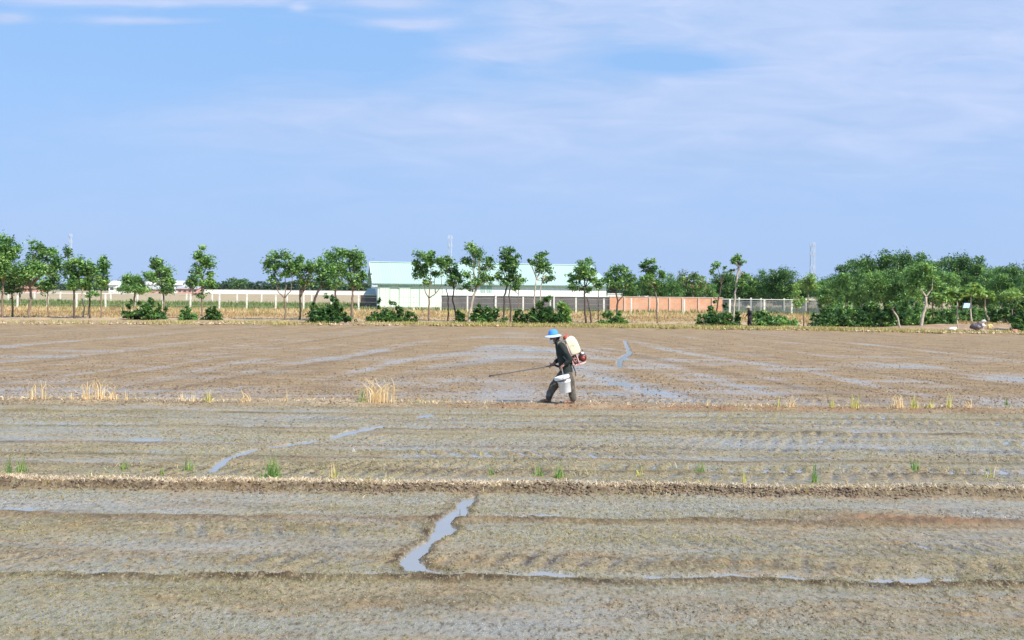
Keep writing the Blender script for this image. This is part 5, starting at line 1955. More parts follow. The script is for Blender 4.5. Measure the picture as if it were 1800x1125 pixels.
def ell(mb, c, rx, ry, rz, n=14, M=None):
    V = []
    F = []
    m = n // 2
    V.append((0, 0, 1))
    for i in range(1, m):
        th = math.pi * i / m
        for k in range(n):
            a = 2 * math.pi * k / n
            V.append((math.sin(th) * math.cos(a), math.sin(th) * math.sin(a), math.cos(th)))
    V.append((0, 0, -1))
    for k in range(n):
        F.append((0, 1 + k, 1 + (k + 1) % n))
    for i in range(m - 2):
        for k in range(n):
            a = 1 + i * n + k
            b = 1 + i * n + (k + 1) % n
            F.append((a, a + n, b + n, b))
    e = len(V) - 1
    for k in range(n):
        F.append((e, 1 + (m - 2) * n + (k + 1) % n, 1 + (m - 2) * n + k))
    out = []
    for v in V:
        q = Vector((v[0] * rx, v[1] * ry, v[2] * rz))
        if M is not None:
            q = M @ q
        out.append(tuple(q + Vector(c)))
    mb.add(out, F)


def limb(mb, pts, rad, n=12):
    """tapered limb with rounded joints"""
    P = [Vector(p) for p in pts]
    Q = []
    Rr = []
    for i in range(len(P) - 1):
        for k in range(4):
            t = k / 4
            Q.append(P[i].lerp(P[i + 1], t))
            Rr.append(rad[i] * (1 - t) + rad[i + 1] * t)
    Q.append(P[-1])
    Rr.append(rad[-1])
    mb.tube(Q, Rr, n)
    for p, r in zip(P, rad):
        ell(mb, p, r, r, r, 12)


def loft(mb, rings, n=20):
    """rings: (centre, front axis vector, half depth, half breadth); breadth runs along local Y"""
    V = []
    F = []
    for (c, ax, rx, ry) in rings:
        c = Vector(c)
        ax = Vector(ax).normalized()
        for k in range(n):
            a = 2 * math.pi * k / n
            V.append(tuple(c + ax * math.cos(a) * rx + Vector((0, 1, 0)) * math.sin(a) * ry))
    for i in range(len(rings) - 1):
        for k in range(n):
            a = i * n + k
            b = i * n + (k + 1) % n
            F.append((a, b, b + n, a + n))
    F.append(tuple(range(n - 1, -1, -1)))
    F.append(tuple((len(rings) - 1) * n + k for k in range(n)))
    mb.add(V, F)


def hand(mb, wrist, fwd, palm_n, curl, s=1.0, side=1):
    """palm, four fingers of different lengths curling towards palm_n, thumb off the side of the palm"""
    f = Vector(fwd).normalized()
    pn = Vector(palm_n).normalized()
    pn = (pn - f * pn.dot(f)).normalized()
    lat = f.cross(pn) * side
    w = Vector(wrist)
    M = Matrix((f, lat, pn)).transposed()
    ell(mb, w + f * 0.045 * s, 0.052 * s, 0.040 * s, 0.017 * s, 14, M)
    for i, (o, L) in enumerate([(-0.030, 0.070), (-0.010, 0.080), (0.010, 0.075), (0.029, 0.058)]):
        p = w + f * 0.080 * s + lat * o * s
        pts = [w + f * 0.05 * s + lat * o * 0.8 * s, p]
        d = f.copy()
        for j, sg in enumerate((0.42, 0.32, 0.26)):
            ang = curl * (0.55, 0.9, 0.7)[j]
            d = (d * math.cos(ang) + pn * math.sin(ang) * 1.0 - f * 0.0).normalized()
            # turn the local palm direction with the finger
            p = p + d * L * sg * s
            pts.append(p.copy())
            d = (d * math.cos(ang * 0.4) + (pn * math.cos(ang) - f * math.sin(ang)) * math.sin(ang * 0.4)).normalized()
        limb(mb, pts, [0.0095 * s, 0.0095 * s, 0.0085 * s, 0.0078 * s, 0.0068 * s], 8)
    th = [w + f * 0.018 * s - lat * 0.020 * s, w + f * 0.040 * s - lat * 0.046 * s + pn * 0.010 * s, w + f * 0.066 * s - lat * 0.046 * s + pn * 0.030 * s, w + f * 0.082 * s - lat * 0.030 * s + pn * 0.042 * s]
    limb(mb, th, [0.013 * s, 0.0115 * s, 0.010 * s, 0.008 * s], 8)


def head(mb, c, pitch, s=1.0):
    """profile faces -X; pitch tips it forward"""
    M = Matrix.Rotation(-pitch, 3, 'Y')
    c = Vector(c)

    def at(x, y, z):
        return c + M @ Vector((x * s, y * s, z * s))
    ell(mb, at(0.012, 0, 0.025), 0.098 * s, 0.076 * s, 0.092 * s, 18, M)      # skull
    ell(mb, at(-0.030, 0, -0.040), 0.064 * s, 0.058 * s, 0.074 * s, 16, M)    # face
    ell(mb, at(-0.052, 0, -0.092), 0.030 * s, 0.032 * s, 0.024 * s, 12, M)    # chin
    limb(mb, [at(-0.082, 0, 0.005), at(-0.100, 0, -0.022), at(-0.106, 0, -0.034)], [0.008 * s, 0.012 * s, 0.015 * s], 8)   # nose
    ell(mb, at(-0.094, 0, 0.020), 0.012 * s, 0.048 * s, 0.010 * s, 10, M)     # brow
    ell(mb, at(-0.090, 0, -0.062), 0.012 * s, 0.026 * s, 0.008 * s, 10, M)    # lips
    for y in (-1, 1):
        ell(mb, at(0.010, 0.078 * y, -0.010), 0.020 * s, 0.010 * s, 0.032 * s, 10, M)   # ears
        ell(mb, at(-0.062, 0.042 * y, -0.025), 0.022 * s, 0.018 * s, 0.020 * s, 10, M)  # cheeks
    return at, M


M_SKIN = mat_simple('brown_skin', (0.34, 0.17, 0.11), 0.55, 0.12, 9.0)
M_EYE = mat_simple('eye', (0.03, 0.02, 0.02), 0.2, 0.1, 5.0)
M_SHIRT = mat_simple('dark_green_cloth', (0.018, 0.027, 0.023), 0.9, 0.5, 7.0, bump=0.004)
M_TROUS = mat_simple('mud_grey_trousers', (0.085, 0.078, 0.064), 0.95, 0.30, 6.0, bump=0.004, dirt=(0.28, 0.23, 0.17), dirt_amt=0.5)
M_HAIR = mat_simple('black_hair', (0.015, 0.013, 0.012), 0.6, 0.2, 20.0)
M_MASK = mat_simple('white_mask_cloth', (0.82, 0.82, 0.82), 0.8, 0.04, 9.0)
M_HATB = mat_simple('bright_blue_felt', (0.07, 0.30, 0.82), 0.8, 0.12, 8.0)
M_BRIM = mat_simple('pale_blue_brim', (0.55, 0.66, 0.86), 0.8, 0.10, 8.0)
M_BRIMU = mat_simple('dark_brim_lining', (0.09, 0.08, 0.10), 0.9, 0.1, 8.0)
M_BOOT = mat_simple('muddy_sandal', (0.10, 0.085, 0.07), 0.8, 0.3, 9.0, dirt=(0.35, 0.27, 0.2), dirt_amt=0.7)
M_TANK = mat_simple('cream_plastic', (0.88, 0.81, 0.58), 0.35, 0.05, 3.0, dirt=(0.62, 0.50, 0.30), dirt_amt=0.25)
M_RED = mat_simple('faded_red_plastic', (0.52, 0.09, 0.06), 0.45, 0.15, 6.0)
M_ENG = mat_simple('dark_maroon_engine', (0.09, 0.022, 0.018), 0.4, 0.3, 12.0)
M_FRAMEP = mat_simple('pale_pink_frame', (0.72, 0.45, 0.40), 0.5, 0.12, 6.0, dirt=(0.5, 0.2, 0.15), dirt_amt=0.4)
M_BLACK = mat_simple('black_rubber', (0.03, 0.03, 0.03), 0.6, 0.3, 9.0)
M_STRAP = mat_simple('grey_strap', (0.26, 0.27, 0.25), 0.9, 0.15, 9.0)
M_LANCE = mat_simple('dull_metal_pipe', (0.16, 0.13, 0.12), 0.5, 0.2, 9.0)
M_BUCK = mat_simple('white_plastic', (0.84, 0.85, 0.86), 0.4, 0.03, 4.0, dirt=(0.6, 0.58, 0.52), dirt_amt=0.2)
M_PRINT = mat_simple('faded_print', (0.40, 0.44, 0.52), 0.5, 0.2, 9.0)

PS = 83.0
PX0 = 985.0
PD0 = 21.82
_pw = PD(PX0, 708, PD0)
PBASE = Vector((_pw.x, PD0, hz(_pw.x, PD0) + 0.004))
P_Z0 = 708 + 0.0


def q(px, py, dy=0.0):
    return Vector(((px - PX0) / PS, dy, (P_Z0 - py) / PS))


def wrinkle(a, f=9.0, sd=0):
    def g(co):
        return a * (fbm(co[:, 0] * f + co[:, 2] * f * 0.7, co[:, 2] * f * 0.8 + co[:, 1] * f, 200 + sd, 3))
    return g


def walker():
    b = MB()
    # torso, neck, head
    loft(b, [(q(995, 654), (1, 0, 0.1), 0.10, 0.15), (q(993, 645), (1, 0, 0.2), 0.10, 0.14), (q(990, 630), (1, 0, 0.35), 0.095, 0.14), (q(986, 616), (1, 0, 0.4), 0.11, 0.165), (q(982, 606), (1, 0, 0.45), 0.085, 0.17), (q(979.5, 600), (1, 0, 0.5), 0.05, 0.06)], 18)
    limb(b, [q(981, 605), q(976.5, 597)], [0.058, 0.052])
    hc = q(973.5, 593.2)
    at, M = head(b, hc, math.radians(20), 1.0)
    # arms
    limb(b, [q(985, 607, -0.165), q(1000, 629, -0.235), q(990, 638.5, -0.225)], [0.052, 0.042, 0.028])
    limb(b, [q(981, 607, 0.165), q(985, 630, 0.22), q(973, 638.5, 0.12)], [0.052, 0.042, 0.028])
    hand(b, q(989.5, 639, -0.225), (-0.75, -0.1, -0.65), (0.5, 0.35, -0.55), 1.15, 1.05, 1)
    hand(b, q(972, 639, 0.115), (-0.9, -0.25, -0.45), (0.0, -0.3, -1.0), 1.25, 1.05, -1)
    # legs
    limb(b, [q(993, 652, 0.085), q(974.5, 678, 0.10), q(965, 699, 0.105)], [0.082, 0.055, 0.036])
    limb(b, [q(996, 652, -0.085), q(1002, 678, -0.10), q(1006.5, 699, -0.10)], [0.082, 0.055, 0.036])
    # feet: heel, instep, ball, toes
    for (h_, t_, dy, zt) in [((967, 704.2), (951.5, 704.5), 0.105, 0), ((1008, 703.8), (992, 705.2), -0.10, 0)]:
        limb(b, [q(h_[0] - 1, h_[1] - 4, dy), q(h_[0], h_[1], dy), q((h_[0] + t_[0]) / 2, (h_[1] + t_[1]) / 2 + 0.4, dy), q(t_[0], t_[1] + 0.3, dy)], [0.034, 0.033, 0.034, 0.024], 10)
        for k in range(5):
            oy = (k - 2) * 0.017
            limb(b, [q(t_[0] + 1, t_[1] + 0.6, dy + oy), q(t_[0] - 1.6 + abs(k - 1) * 0.4, t_[1] + 1.0, dy + oy)], [0.012, 0.010], 6)
    root = remeshed('person', b, M_SKIN, None, 0.0065, 2)
    root.location = PBASE
    tag(root, 'person in a blue hat and white mask walking left along the dyke, carrying a sprayer', 'person')
    # eyes
    for y in (-0.030, 0.030):
        e = MB()
        ell(e, at(-0.086, y, 0.002), 0.010, 0.012, 0.008, 10)
        e.build('eye', M_EYE, root, True)
    e = MB()
    ell(e, at(0.030, 0, 0.010), 0.092, 0.083, 0.088, 18, M)
    e.build('hair', M_HAIR, root, True)
    # mask: a fitted shell over nose, mouth and chin
    e = MB()
    V = []
    F = []
    nu, nv = 14, 9
    for i in range(nu + 1):
        u = -1 + 2 * i / nu
        for j in range(nv + 1):
            v = -1 + 2 * j / nv
            a = u * 1.35
            rx = 0.092 + 0.022 * math.exp(-(u * 3) ** 2) * (1 - abs(v - 0.25) * 0.6)
            x = -0.028 - rx * math.cos(a) * (1 - 0.18 * max(0, -v) ** 2)
            y = 0.078 * math.sin(a) * (1 - 0.20 * max(0, -v))
            z = -0.060 + v * 0.055 * (1 - 0.25 * abs(u)) + 0.012 * abs(u)
            V.append(tuple(at(x, y, z)))
    for i in range(nu):
        for j in range(nv):
            k = i * (nv + 1) + j
            F.append((k, k + 1, k + nv + 2, k + nv + 1))
    e.add(V, F)
    e.build('face_mask', M_MASK, root, True)
    # hat: rounded crown, sloping brim with a dark lining
    Hm = Matrix.Translation(at(-0.004, 0, 0.062)) @ Matrix.Rotation(math.radians(-6), 4, 'Y')
    e = MB()
    e.lathe([(0.110, 0.000), (0.108, 0.030), (0.100, 0.075), (0.080, 0.110), (0.045, 0.128), (0.006, 0.132)], Hm, 28)
    hat = e.build('hat', M_HATB, root, True)
    e = MB()
    V = []
    n = 36
    for (r_, z, t) in [(0.108, 0.012, 0), (0.150, -0.006, 0), (0.178, -0.026, 0)]:
        for k in range(n):
            a = 2 * math.pi * k / n
            rr_ = r_ * (1 + 0.12 * max(0, -math.cos(a)) * (r_ > 0.12))
            V.append(tuple(Hm @ Vector((rr_ * math.cos(a), rr_ * math.sin(a) * 0.95, z + 0.008 * math.cos(2 * a) * (r_ > 0.12)))))
    F = [(i * n + k, i * n + (k + 1) % n, (i + 1) * n + (k + 1) % n, (i + 1) * n + k) for i in range(2) for k in range(n)]
    e.add(V, F)
    br = e.build('brim', M_BRIM, hat, True)
    e = MB()
    e.add([(v[0], v[1], v[2] - 0.006) for v in V], [f[::-1] for f in F])
    e.build('lining', M_BRIMU, hat, True)
    # shirt
    b = MB()
    loft(b, [(q(996, 653.5), (1, 0, 0.10), 0.128, 0.185), (q(993.5, 646), (1, 0, 0.2), 0.138, 0.18), (q(990, 631), (1, 0, 0.35), 0.125, 0.165), (q(986.5, 617), (1, 0, 0.4), 0.128, 0.19), (q(983, 607), (1, 0, 0.45), 0.105, 0.20), (q(980, 601.5), (1, 0, 0.5), 0.066, 0.085)], 24)
    limb(b, [q(984.5, 606.5, -0.160), q(993, 617, -0.205), q(1000.5, 629.5, -0.240), q(993.5, 636.3, -0.232)], [0.072, 0.066, 0.058, 0.046])
    limb(b, [q(981, 606.5, 0.160), q(984, 620, 0.20), q(985, 630, 0.225), q(976.5, 636.3, 0.15)], [0.072, 0.064, 0.058, 0.045])
    limb(b, [q(980.5, 603.5), q(977.6, 599)], [0.070, 0.062])
    remeshed('shirt', b, M_SHIRT, root, 0.009, 3, disp=wrinkle(0.012, 8, 1))
    # trousers: baggy, bunched at the ankle
    b = MB()
    loft(b, [(q(996.5, 662), (1, 0, 0), 0.125, 0.165), (q(995.5, 655), (1, 0, 0), 0.125, 0.17), (q(994, 647), (1, 0, 0.15), 0.112, 0.155)], 22)
    limb(b, [q(992, 656, 0.08), q(982, 668, 0.095), q(973.5, 679, 0.10), q(967, 692, 0.105), q(965, 698.5, 0.105)], [0.112, 0.108, 0.098, 0.082, 0.072])
    limb(b, [q(996.5, 656, -0.08), q(1000.5, 669, -0.095), q(1003, 680, -0.10), q(1005.5, 692, -0.10), q(1006.8, 700, -0.10)], [0.110, 0.100, 0.088, 0.076, 0.066])
    remeshed('trousers', b, M_TROUS, root, 0.009, 3, disp=wrinkle(0.014, 7, 2))
    # sandals: sole and two straps each
    for (h_, t_, dy) in [((968.5, 707.2), (950.5, 707.6), 0.105), ((1009.5, 706.9), (991, 708.0), -0.10)]:
        e = MB()
        a = q(h_[0], h_[1], dy)
        c = q(t_[0], t_[1], dy)
        m = (a + c) / 2
        e.box(m.x, m.y, m.z - 0.006, (a - c).length, 0.095, 0.016, 0.006)
        s_ = e.build('sandal', M_BOOT, root)
        e = MB()
        for fx in (0.25, 0.62):
            cpt = a.lerp(c, fx)
            pts = [(cpt.x, cpt.y + 0.044 * math.cos(t), cpt.z + 0.066 * math.sin(t)) for t in np.linspace(0, math.pi, 9)]
            e.tube(pts, 0.007, 6)
        e.build('strap', M_BOOT, s_)
    return root


def sprayer():
    root = empty('backpack_sprayer', PBASE + q(1006, 640, 0.0))
    tag(root, 'motorised backpack sprayer with a cream tank, worn by the walking person', 'sprayer')
    off = q(1006, 640, 0.0)

    def w(px, py, dy=0.0):
        return q(px, py, dy) - off
    import bmesh
    prof = [(991.5, 595.5), (996, 591.5), (1003.5, 589.2), (1007.5, 590.8), (1012.5, 597), (1016.5, 606), (1019, 612.5), (1018.3, 617.5), (1010, 621.5), (1003.6, 622.8), (1001.2, 618.5), (996.8, 608.6)]
    bm = bmesh.new()
    f0 = bm.faces.new([bm.verts.new(w(a, b_, -0.155)) for a, b_ in prof])
    r_ = bmesh.ops.extrude_face_region(bm, geom=[f0])
    for v in [g for g in r_['geom'] if isinstance(g, bmesh.types.BMVert)]:
        v.co.y += 0.31
    bmesh.ops.recalc_face_normals(bm, faces=bm.faces[:])
    bmesh.ops.bevel(bm, geom=[e for e in bm.edges if abs(e.verts[0].co.y - e.verts[1].co.y) < 1e-5], offset=0.028, segments=4, affect='EDGES', profile=0.5)
    me = bpy.data.meshes.new('tank')
    bm.to_mesh(me)
    bm.free()
    me.materials.append(M_TANK)
    me.polygons.foreach_set('use_smooth', np.ones(len(me.polygons), dtype=bool))
    tank = bpy.data.objects.new('tank', me)
    COL.objects.link(tank)
    tank.parent = root
    # embossed open ring on the tank side
    e = MB()
    cc = w(1004.6, 607, -0.156)
    e.tube([(cc.x + 0.032 * math.cos(t), cc.y, cc.z + 0.028 * math.sin(t)) for t in np.linspace(-0.3, math.pi + 0.4, 14)], 0.0045, 6)
    e.build('embossed_mark', mat_simple('amber_mark', (0.62, 0.48, 0.20), 0.4, 0.1, 4.0), tank)
    # red filler cap with its skirt, on the sloping shoulder
    Mx = Matrix.Translation(w(994.2, 592.2, 0)) @ Matrix.Rotation(math.radians(-28), 4, 'Y')
    e = MB()
    e.lathe([(0.070, -0.02), (0.072, 0.014), (0.060, 0.020), (0.058, 0.040), (0.050, 0.046), (0.0, 0.047)], Mx, 20)
    cap = e.build('filler_cap', M_RED, root, True)
    e = MB()
    e.tube([w(996.5, 588.5, 0), w(994.6, 585.5, 0.0), w(992.0, 583.0, 0.01)], [0.010, 0.008, 0.006], 6)
    e.build('cap_cord', M_RED, cap)
    # carrying frame: two bent tubes behind the wearer's back and a foot plate
    e = MB()
    for y in (-0.14, 0.14):
        e.tube([w(994, 603, y), w(999, 617, y), w(1003.5, 628, y), w(1006.5, 638.5, y), w(1010, 641, y), w(1022, 637.8, y), w(1028, 634.5, y)], 0.011, 8)
        e.tube([w(1011.8, 621, y), w(1015, 631, y), w(1017.5, 638.2, y)], 0.011, 8)
    for (a, b_) in ((1004, 629.5), (1028, 634.5), (1010, 641), (1000, 619)):
        e.tube([w(a, b_, -0.14), w(a, b_, 0.14)], 0.010, 8)
    e.build('frame', M_FRAMEP, root, True)
    Mb = Matrix.Translation(w(1019, 637.6, 0)) @ Matrix.Rotation(math.radians(-15), 4, 'Y')
    e = MB()
    e.box(0, 0, 0, 0.20, 0.24, 0.035, 0.01, Mb)
    e.build('base_plate', M_FRAMEP, root)
    # blower housing: flat snail drum with hub ring
    My = Matrix.Translation(w(1010.2, 630.5, 0)) @ Matrix.Rotation(math.radians(90), 4, 'X')
    e = MB()
    e.lathe([(0.02, 0.135), (0.055, 0.130), (0.082, 0.110), (0.090, 0.070), (0.090, -0.070), (0.082, -0.110), (0.055, -0.130), (0.02, -0.135)], My, 28)
    fan = e.build('blower_housing', M_ENG, root, True)
    e = MB()
    for rr_ in (0.030, 0.056):
        e.tube([tuple(My @ Vector((rr_ * math.cos(t), rr_ * math.sin(t), 0.134 - (0.010 if rr_ > 0.05 else 0)))) for t in np.linspace(0, 2 * math.pi, 22)], 0.0045, 6)
    for t in np.linspace(0, 2 * math.pi, 9)[:-1]:
        e.tube([tuple(My @ Vector((0.030 * math.cos(t), 0.030 * math.sin(t), 0.136))), tuple(My @ Vector((0.070 * math.cos(t + .3), 0.070 * math.sin(t + .3), 0.124)))], 0.004, 6)
    e.build('grille', M_FRAMEP, fan)
    # engine: cylinder with cooling fins, starter cup, spark plug, small fuel tank
    Me = Matrix.Translation(w(1023.4, 627, 0)) @ Matrix.Rotation(math.radians(90), 4, 'X')
    e = MB()
    e.lathe([(0.02, 0.115), (0.060, 0.108), (0.082, 0.080), (0.086, 0.03), (0.086, -0.06), (0.070, -0.10), (0.02, -0.105)], Me, 26)
    eng = e.build('engine', M_ENG, root, True)
    e = MB()
    for k in range(5):
        Mf = Matrix.Translation(w(1019.5 + k * 0.1, 621.5 - k * 0.9, 0.0)) @ Matrix.Rotation(math.radians(10), 4, 'Y')
        e.box(0, 0, 0, 0.075, 0.11, 0.005, 0, Mf)
    e.build('cooling_fins', M_ENG, eng)
    e = MB()
    e.lathe([(0.0, 0.016), (0.030, 0.014), (0.036, 0.0), (0.036, -0.02)], Matrix.Translation(w(1023.8, 627.6, -0.114)) @ Matrix.Rotation(math.radians(90), 4, 'X'), 18)
    e.build('starter_cup', M_RED, eng, True)
    e = MB()
    ell(e, w(1022.4, 619.4, -0.045), 0.034, 0.05, 0.032, 14)
    e.build('fuel_bottle', M_BUCK, root, True)
    e = MB()
    e.tube([w(1022.6, 617, -0.04), w(1023.2, 613.2, -0.04)], [0.012, 0.009], 8)
    e.build('spark_plug', M_BLACK, root)
    # shoulder straps
    for y in (-0.115, 0.115):
        e = MB()
        pts = [w(995, 602, y), w(990.5, 598.2, y), w(985, 597.2, y * 1.08), w(980.6, 599.8, y * 1.12), w(978.6, 606, y * 1.12), w(979.8, 613.5, y * 1.15), w(984.5, 621, y * 1.35), w(993, 629, y * 1.5), w(1003, 634, y * 1.3)]
        e.tube(pts, 0.013, 6)
        e.build('shoulder_strap', M_STRAP, root, True)
    e = MB()
    bk = w(981.5, 609.5, -0.145)
    e.box(bk.x, bk.y, bk.z, 0.045, 0.022, 0.055, 0.006)
    e.build('buckle', mat_simple('pale_buckle', (0.5, 0.53, 0.52), 0.5, 0.1, 9.0), root)
    e = MB()
    e.tube([w(1005, 640, -0.10), w(1008, 645, -0.11), w(1010.5, 652, -0.11), w(1011.2, 660, -0.105)], [0.012, 0.012, 0.010, 0.007], 6)
    e.build('loose_strap', M_BLACK, root, True)
    return root


def wand():
    o0 = q(966, 643, 0.07)
    root = empty('spray_lance', PBASE + o0)
    tag(root, 'long thin spray lance pointing down to the left from the person\'s hand', 'spray lance')

    def w(px, py, dy=0.0):
        return q(px, py, dy) - o0
    e = MB()
    e.tube([w(975, 641.6, 0.10), w(966, 643.3, 0.075), w(930, 649.2, 0.03), w(895, 655.2, 0.0), w(862, 660.8, -0.02)], [0.016, 0.016, 0.0135, 0.0115, 0.010], 8)
    e.build('pipe', M_LANCE, root, True)
    e = MB()
    e.tube([w(1008, 633, 0.13), w(1004, 642, 0.24), w(994, 648, 0.32), w(984, 646, 0.27), w(975, 641.6, 0.10)], 0.024, 10)
    e.build('hose', M_BLACK, root, True)
    e = MB()
    p = w(861.5, 660.9, -0.02)
    Mn = Matrix.Translation(p) @ Matrix.Rotation(math.radians(-100), 4, 'Y')
    e.lathe([(0.012, -0.03), (0.018, 0.0), (0.024, 0.03), (0.020, 0.034)], Mn, 12)
    e.build('nozzle', M_BLACK, root, True)
    e = MB()
    e.tube([w(968, 641.5, 0.08), w(967.5, 638.6, 0.08), w(965.4, 637.4, 0.08)], [0.010, 0.009, 0.007], 8)
    e.build('trigger', M_BLACK, root)
    return root


def bucket():
    o0 = q(993, 687, -0.29)
    root = empty('bucket', PBASE + o0)
    tag(root, 'white plastic bucket with a tilted lid hanging from the walking person\'s near hand', 'bucket')
    T = Matrix.Rotation(math.radians(-9), 4, 'Y')
    H = 0.275
    e = MB()
    e.lathe([(0.112, 0.0), (0.118, 0.006), (0.132, H * 0.80), (0.138, H * 0.81), (0.138, H * 0.85), (0.134, H * 0.86), (0.136, H), (0.128, H), (0.108, 0.02)], T, 36)
    body = e.build('body', M_BUCK, root, True)
    # lid tilted more steeply
    TL = Matrix.Translation(T @ Vector((-0.030, 0, H + 0.022))) @ Matrix.Rotation(math.radians(-16), 4, 'Y')
    e = MB()
    e.lathe([(0.150, -0.010), (0.163, 0.0), (0.163, 0.050), (0.156, 0.062), (0.140, 0.064), (0.130, 0.054), (0.0, 0.052)], TL, 36)
    e.build('lid', M_BUCK, root, True)
    # dark gap strap under the lid
    e = MB()
    e.tube([tuple(T @ Vector((0.1385 * math.cos(a), 0.1385 * math.sin(a), H - 0.012))) for a in np.linspace(math.radians(205), math.radians(285), 12)], 0.011, 6)
    e.build('handle_band', M_BLACK, root)
    # wire handle up to the hand
    hp = q(986.5, 644.5, -0.255) - o0
    e = MB()
    l = T @ Vector((0, -0.142, H * 0.83))
    r_ = T @ Vector((0, 0.142, H * 0.83))
    e.tube([l, l + Vector((-0.02, -0.045, 0.12)), hp + Vector((-0.0, -0.06, -0.02)), hp, hp + Vector((0.0, 0.06, -0.02)), r_ + Vector((-0.02, 0.045, 0.12)), r_], 0.0045, 6)
    e.build('wire_handle', M_WIRE, root)
    # faint printed marks: three short curved strokes
    for (a0, a1, z) in ((238, 252, 0.115), (272, 290, 0.120), (254, 262, 0.070)):
        e = MB()
        for s_ in range(6):
            aa = math.radians(a0 + (a1 - a0) * s_ / 5)
            ab = math.radians(a0 + (a1 - a0) * (s_ + 1) / 5)
            rad = 0.112 + (0.132 - 0.112) * z / (H * 0.8) + 0.006
            for (u, v) in ((aa, ab),):
                zz = z + 0.010 * math.sin(s_ / 5 * math.pi)
                e.add([tuple(T @ Vector((rad * math.cos(u), rad * math.sin(u), zz))), tuple(T @ Vector((rad * math.cos(v), rad * math.sin(v), zz))),
                       tuple(T @ Vector((rad * math.cos(v), rad * math.sin(v), zz + 0.010))), tuple(T @ Vector((rad * math.cos(u), rad * math.sin(u), zz + 0.010)))], [(0, 1, 2, 3)])
        e.build('printed_mark', M_PRINT, body)
    return root


walker()
sprayer()
wand()
bucket()


def far_person():
    D = 69.5
    s = FPX / D * 1.06
    X0, Y0 = 1316.0, 577.5
    M_DK = mat_simple('black_work_clothes', (0.020, 0.018, 0.022), 0.9, 0.3, 6.0)
    M_HAT2 = mat_simple('pale_straw_hat', (0.40, 0.37, 0.24), 0.9, 0.1, 8.0)
    base = PD(X0, Y0, D)

    def w(px, py, dy=0.0):
        return Vector(((px - X0) / s, dy, (Y0 - py) / s))
    b = MB()
    loft(b, [(w(1318, 560), (1, 0, 0), 0.11, 0.15), (w(1318, 552), (1, 0, 0), 0.11, 0.15), (w(1317.5, 546.5), (1, 0, 0.1), 0.10, 0.17), (w(1316, 545), (1, 0, 0), 0.05, 0.06)], 16)
    limb(b, [w(1316, 545.5), w(1315, 543)], [0.055, 0.05])
    head(b, w(1314.8, 541.6), math.radians(15), 0.95)
    limb(b, [w(1316.5, 547, -0.17), w(1319.5, 552, -0.2), w(1317, 556.5, -0.22)], [0.05, 0.04, 0.028])
    limb(b, [w(1316.5, 547, 0.17), w(1316, 552, 0.22), w(1312.5, 556, 0.2)], [0.05, 0.04, 0.028])
    hand(b, w(1317, 556.5, -0.22), (-0.3, 0, -1), (0.9, 0.2, 0), 0.6, 1, 1)
    hand(b, w(1312.5, 556, 0.2), (-0.6, 0, -0.8), (0.8, -0.2, 0), 0.6, 1, -1)
    limb(b, [w(1317.5, 559.5, -0.08), w(1318.5, 567, -0.09), w(1319, 575, -0.09), w(1315.5, 576.5, -0.09)], [0.08, 0.055, 0.036, 0.03])
    limb(b, [w(1317.5, 559.5, 0.08), w(1316, 567, 0.09), w(1315.5, 575, 0.09), w(1312, 576.5, 0.09)], [0.08, 0.055, 0.036, 0.03])
    root = remeshed('person', b, M_SKIN, None, 0.010, 2)
    root.location = (base.x, D, 0.06)
    tag(root, 'distant person in dark clothes and pale hat standing among the shrubs at right', 'person')
    b = MB()
    loft(b, [(w(1318.2, 562.5), (1, 0, 0), 0.14, 0.19), (w(1318, 553), (1, 0, 0), 0.14, 0.18), (w(1317.5, 547), (1, 0, 0.1), 0.12, 0.20), (w(1316.2, 545), (1, 0, 0), 0.07, 0.08)], 18)
    limb(b, [w(1316.5, 547, -0.17), w(1319.5, 552, -0.2), w(1317.3, 555.8, -0.22)], [0.07, 0.06, 0.045])
    limb(b, [w(1316.5, 547, 0.17), w(1316, 552, 0.22), w(1313, 555.6, 0.2)], [0.07, 0.06, 0.045])
    remeshed('jacket', b, M_DK, root, 0.014, 2, disp=wrinkle(0.012, 7, 5))
    b = MB()
    loft(b, [(w(1317.8, 564), (1, 0, 0), 0.12, 0.16), (w(1317.8, 559), (1, 0, 0), 0.12, 0.16)], 16)
    limb(b, [w(1317.5, 562, -0.08), w(1318.5, 568, -0.09), w(1319, 574.5, -0.09)], [0.10, 0.08, 0.065])
    limb(b, [w(1317.5, 562, 0.08), w(1316, 568, 0.09), w(1315.5, 574.5, 0.09)], [0.10, 0.08, 0.065])
    remeshed('trousers', b, M_DK, root, 0.014, 2)
    e = MB()
    Mh = Matrix.Translation(w(1314.6, 540.4))
    e.lathe([(0.235, -0.02), (0.23, -0.01), (0.12, 0.045), (0.10, 0.09), (0.05, 0.115), (0.0, 0.12)], Mh, 22)
    e.build('hat', M_HAT2, root, True)
    return root


far_person()


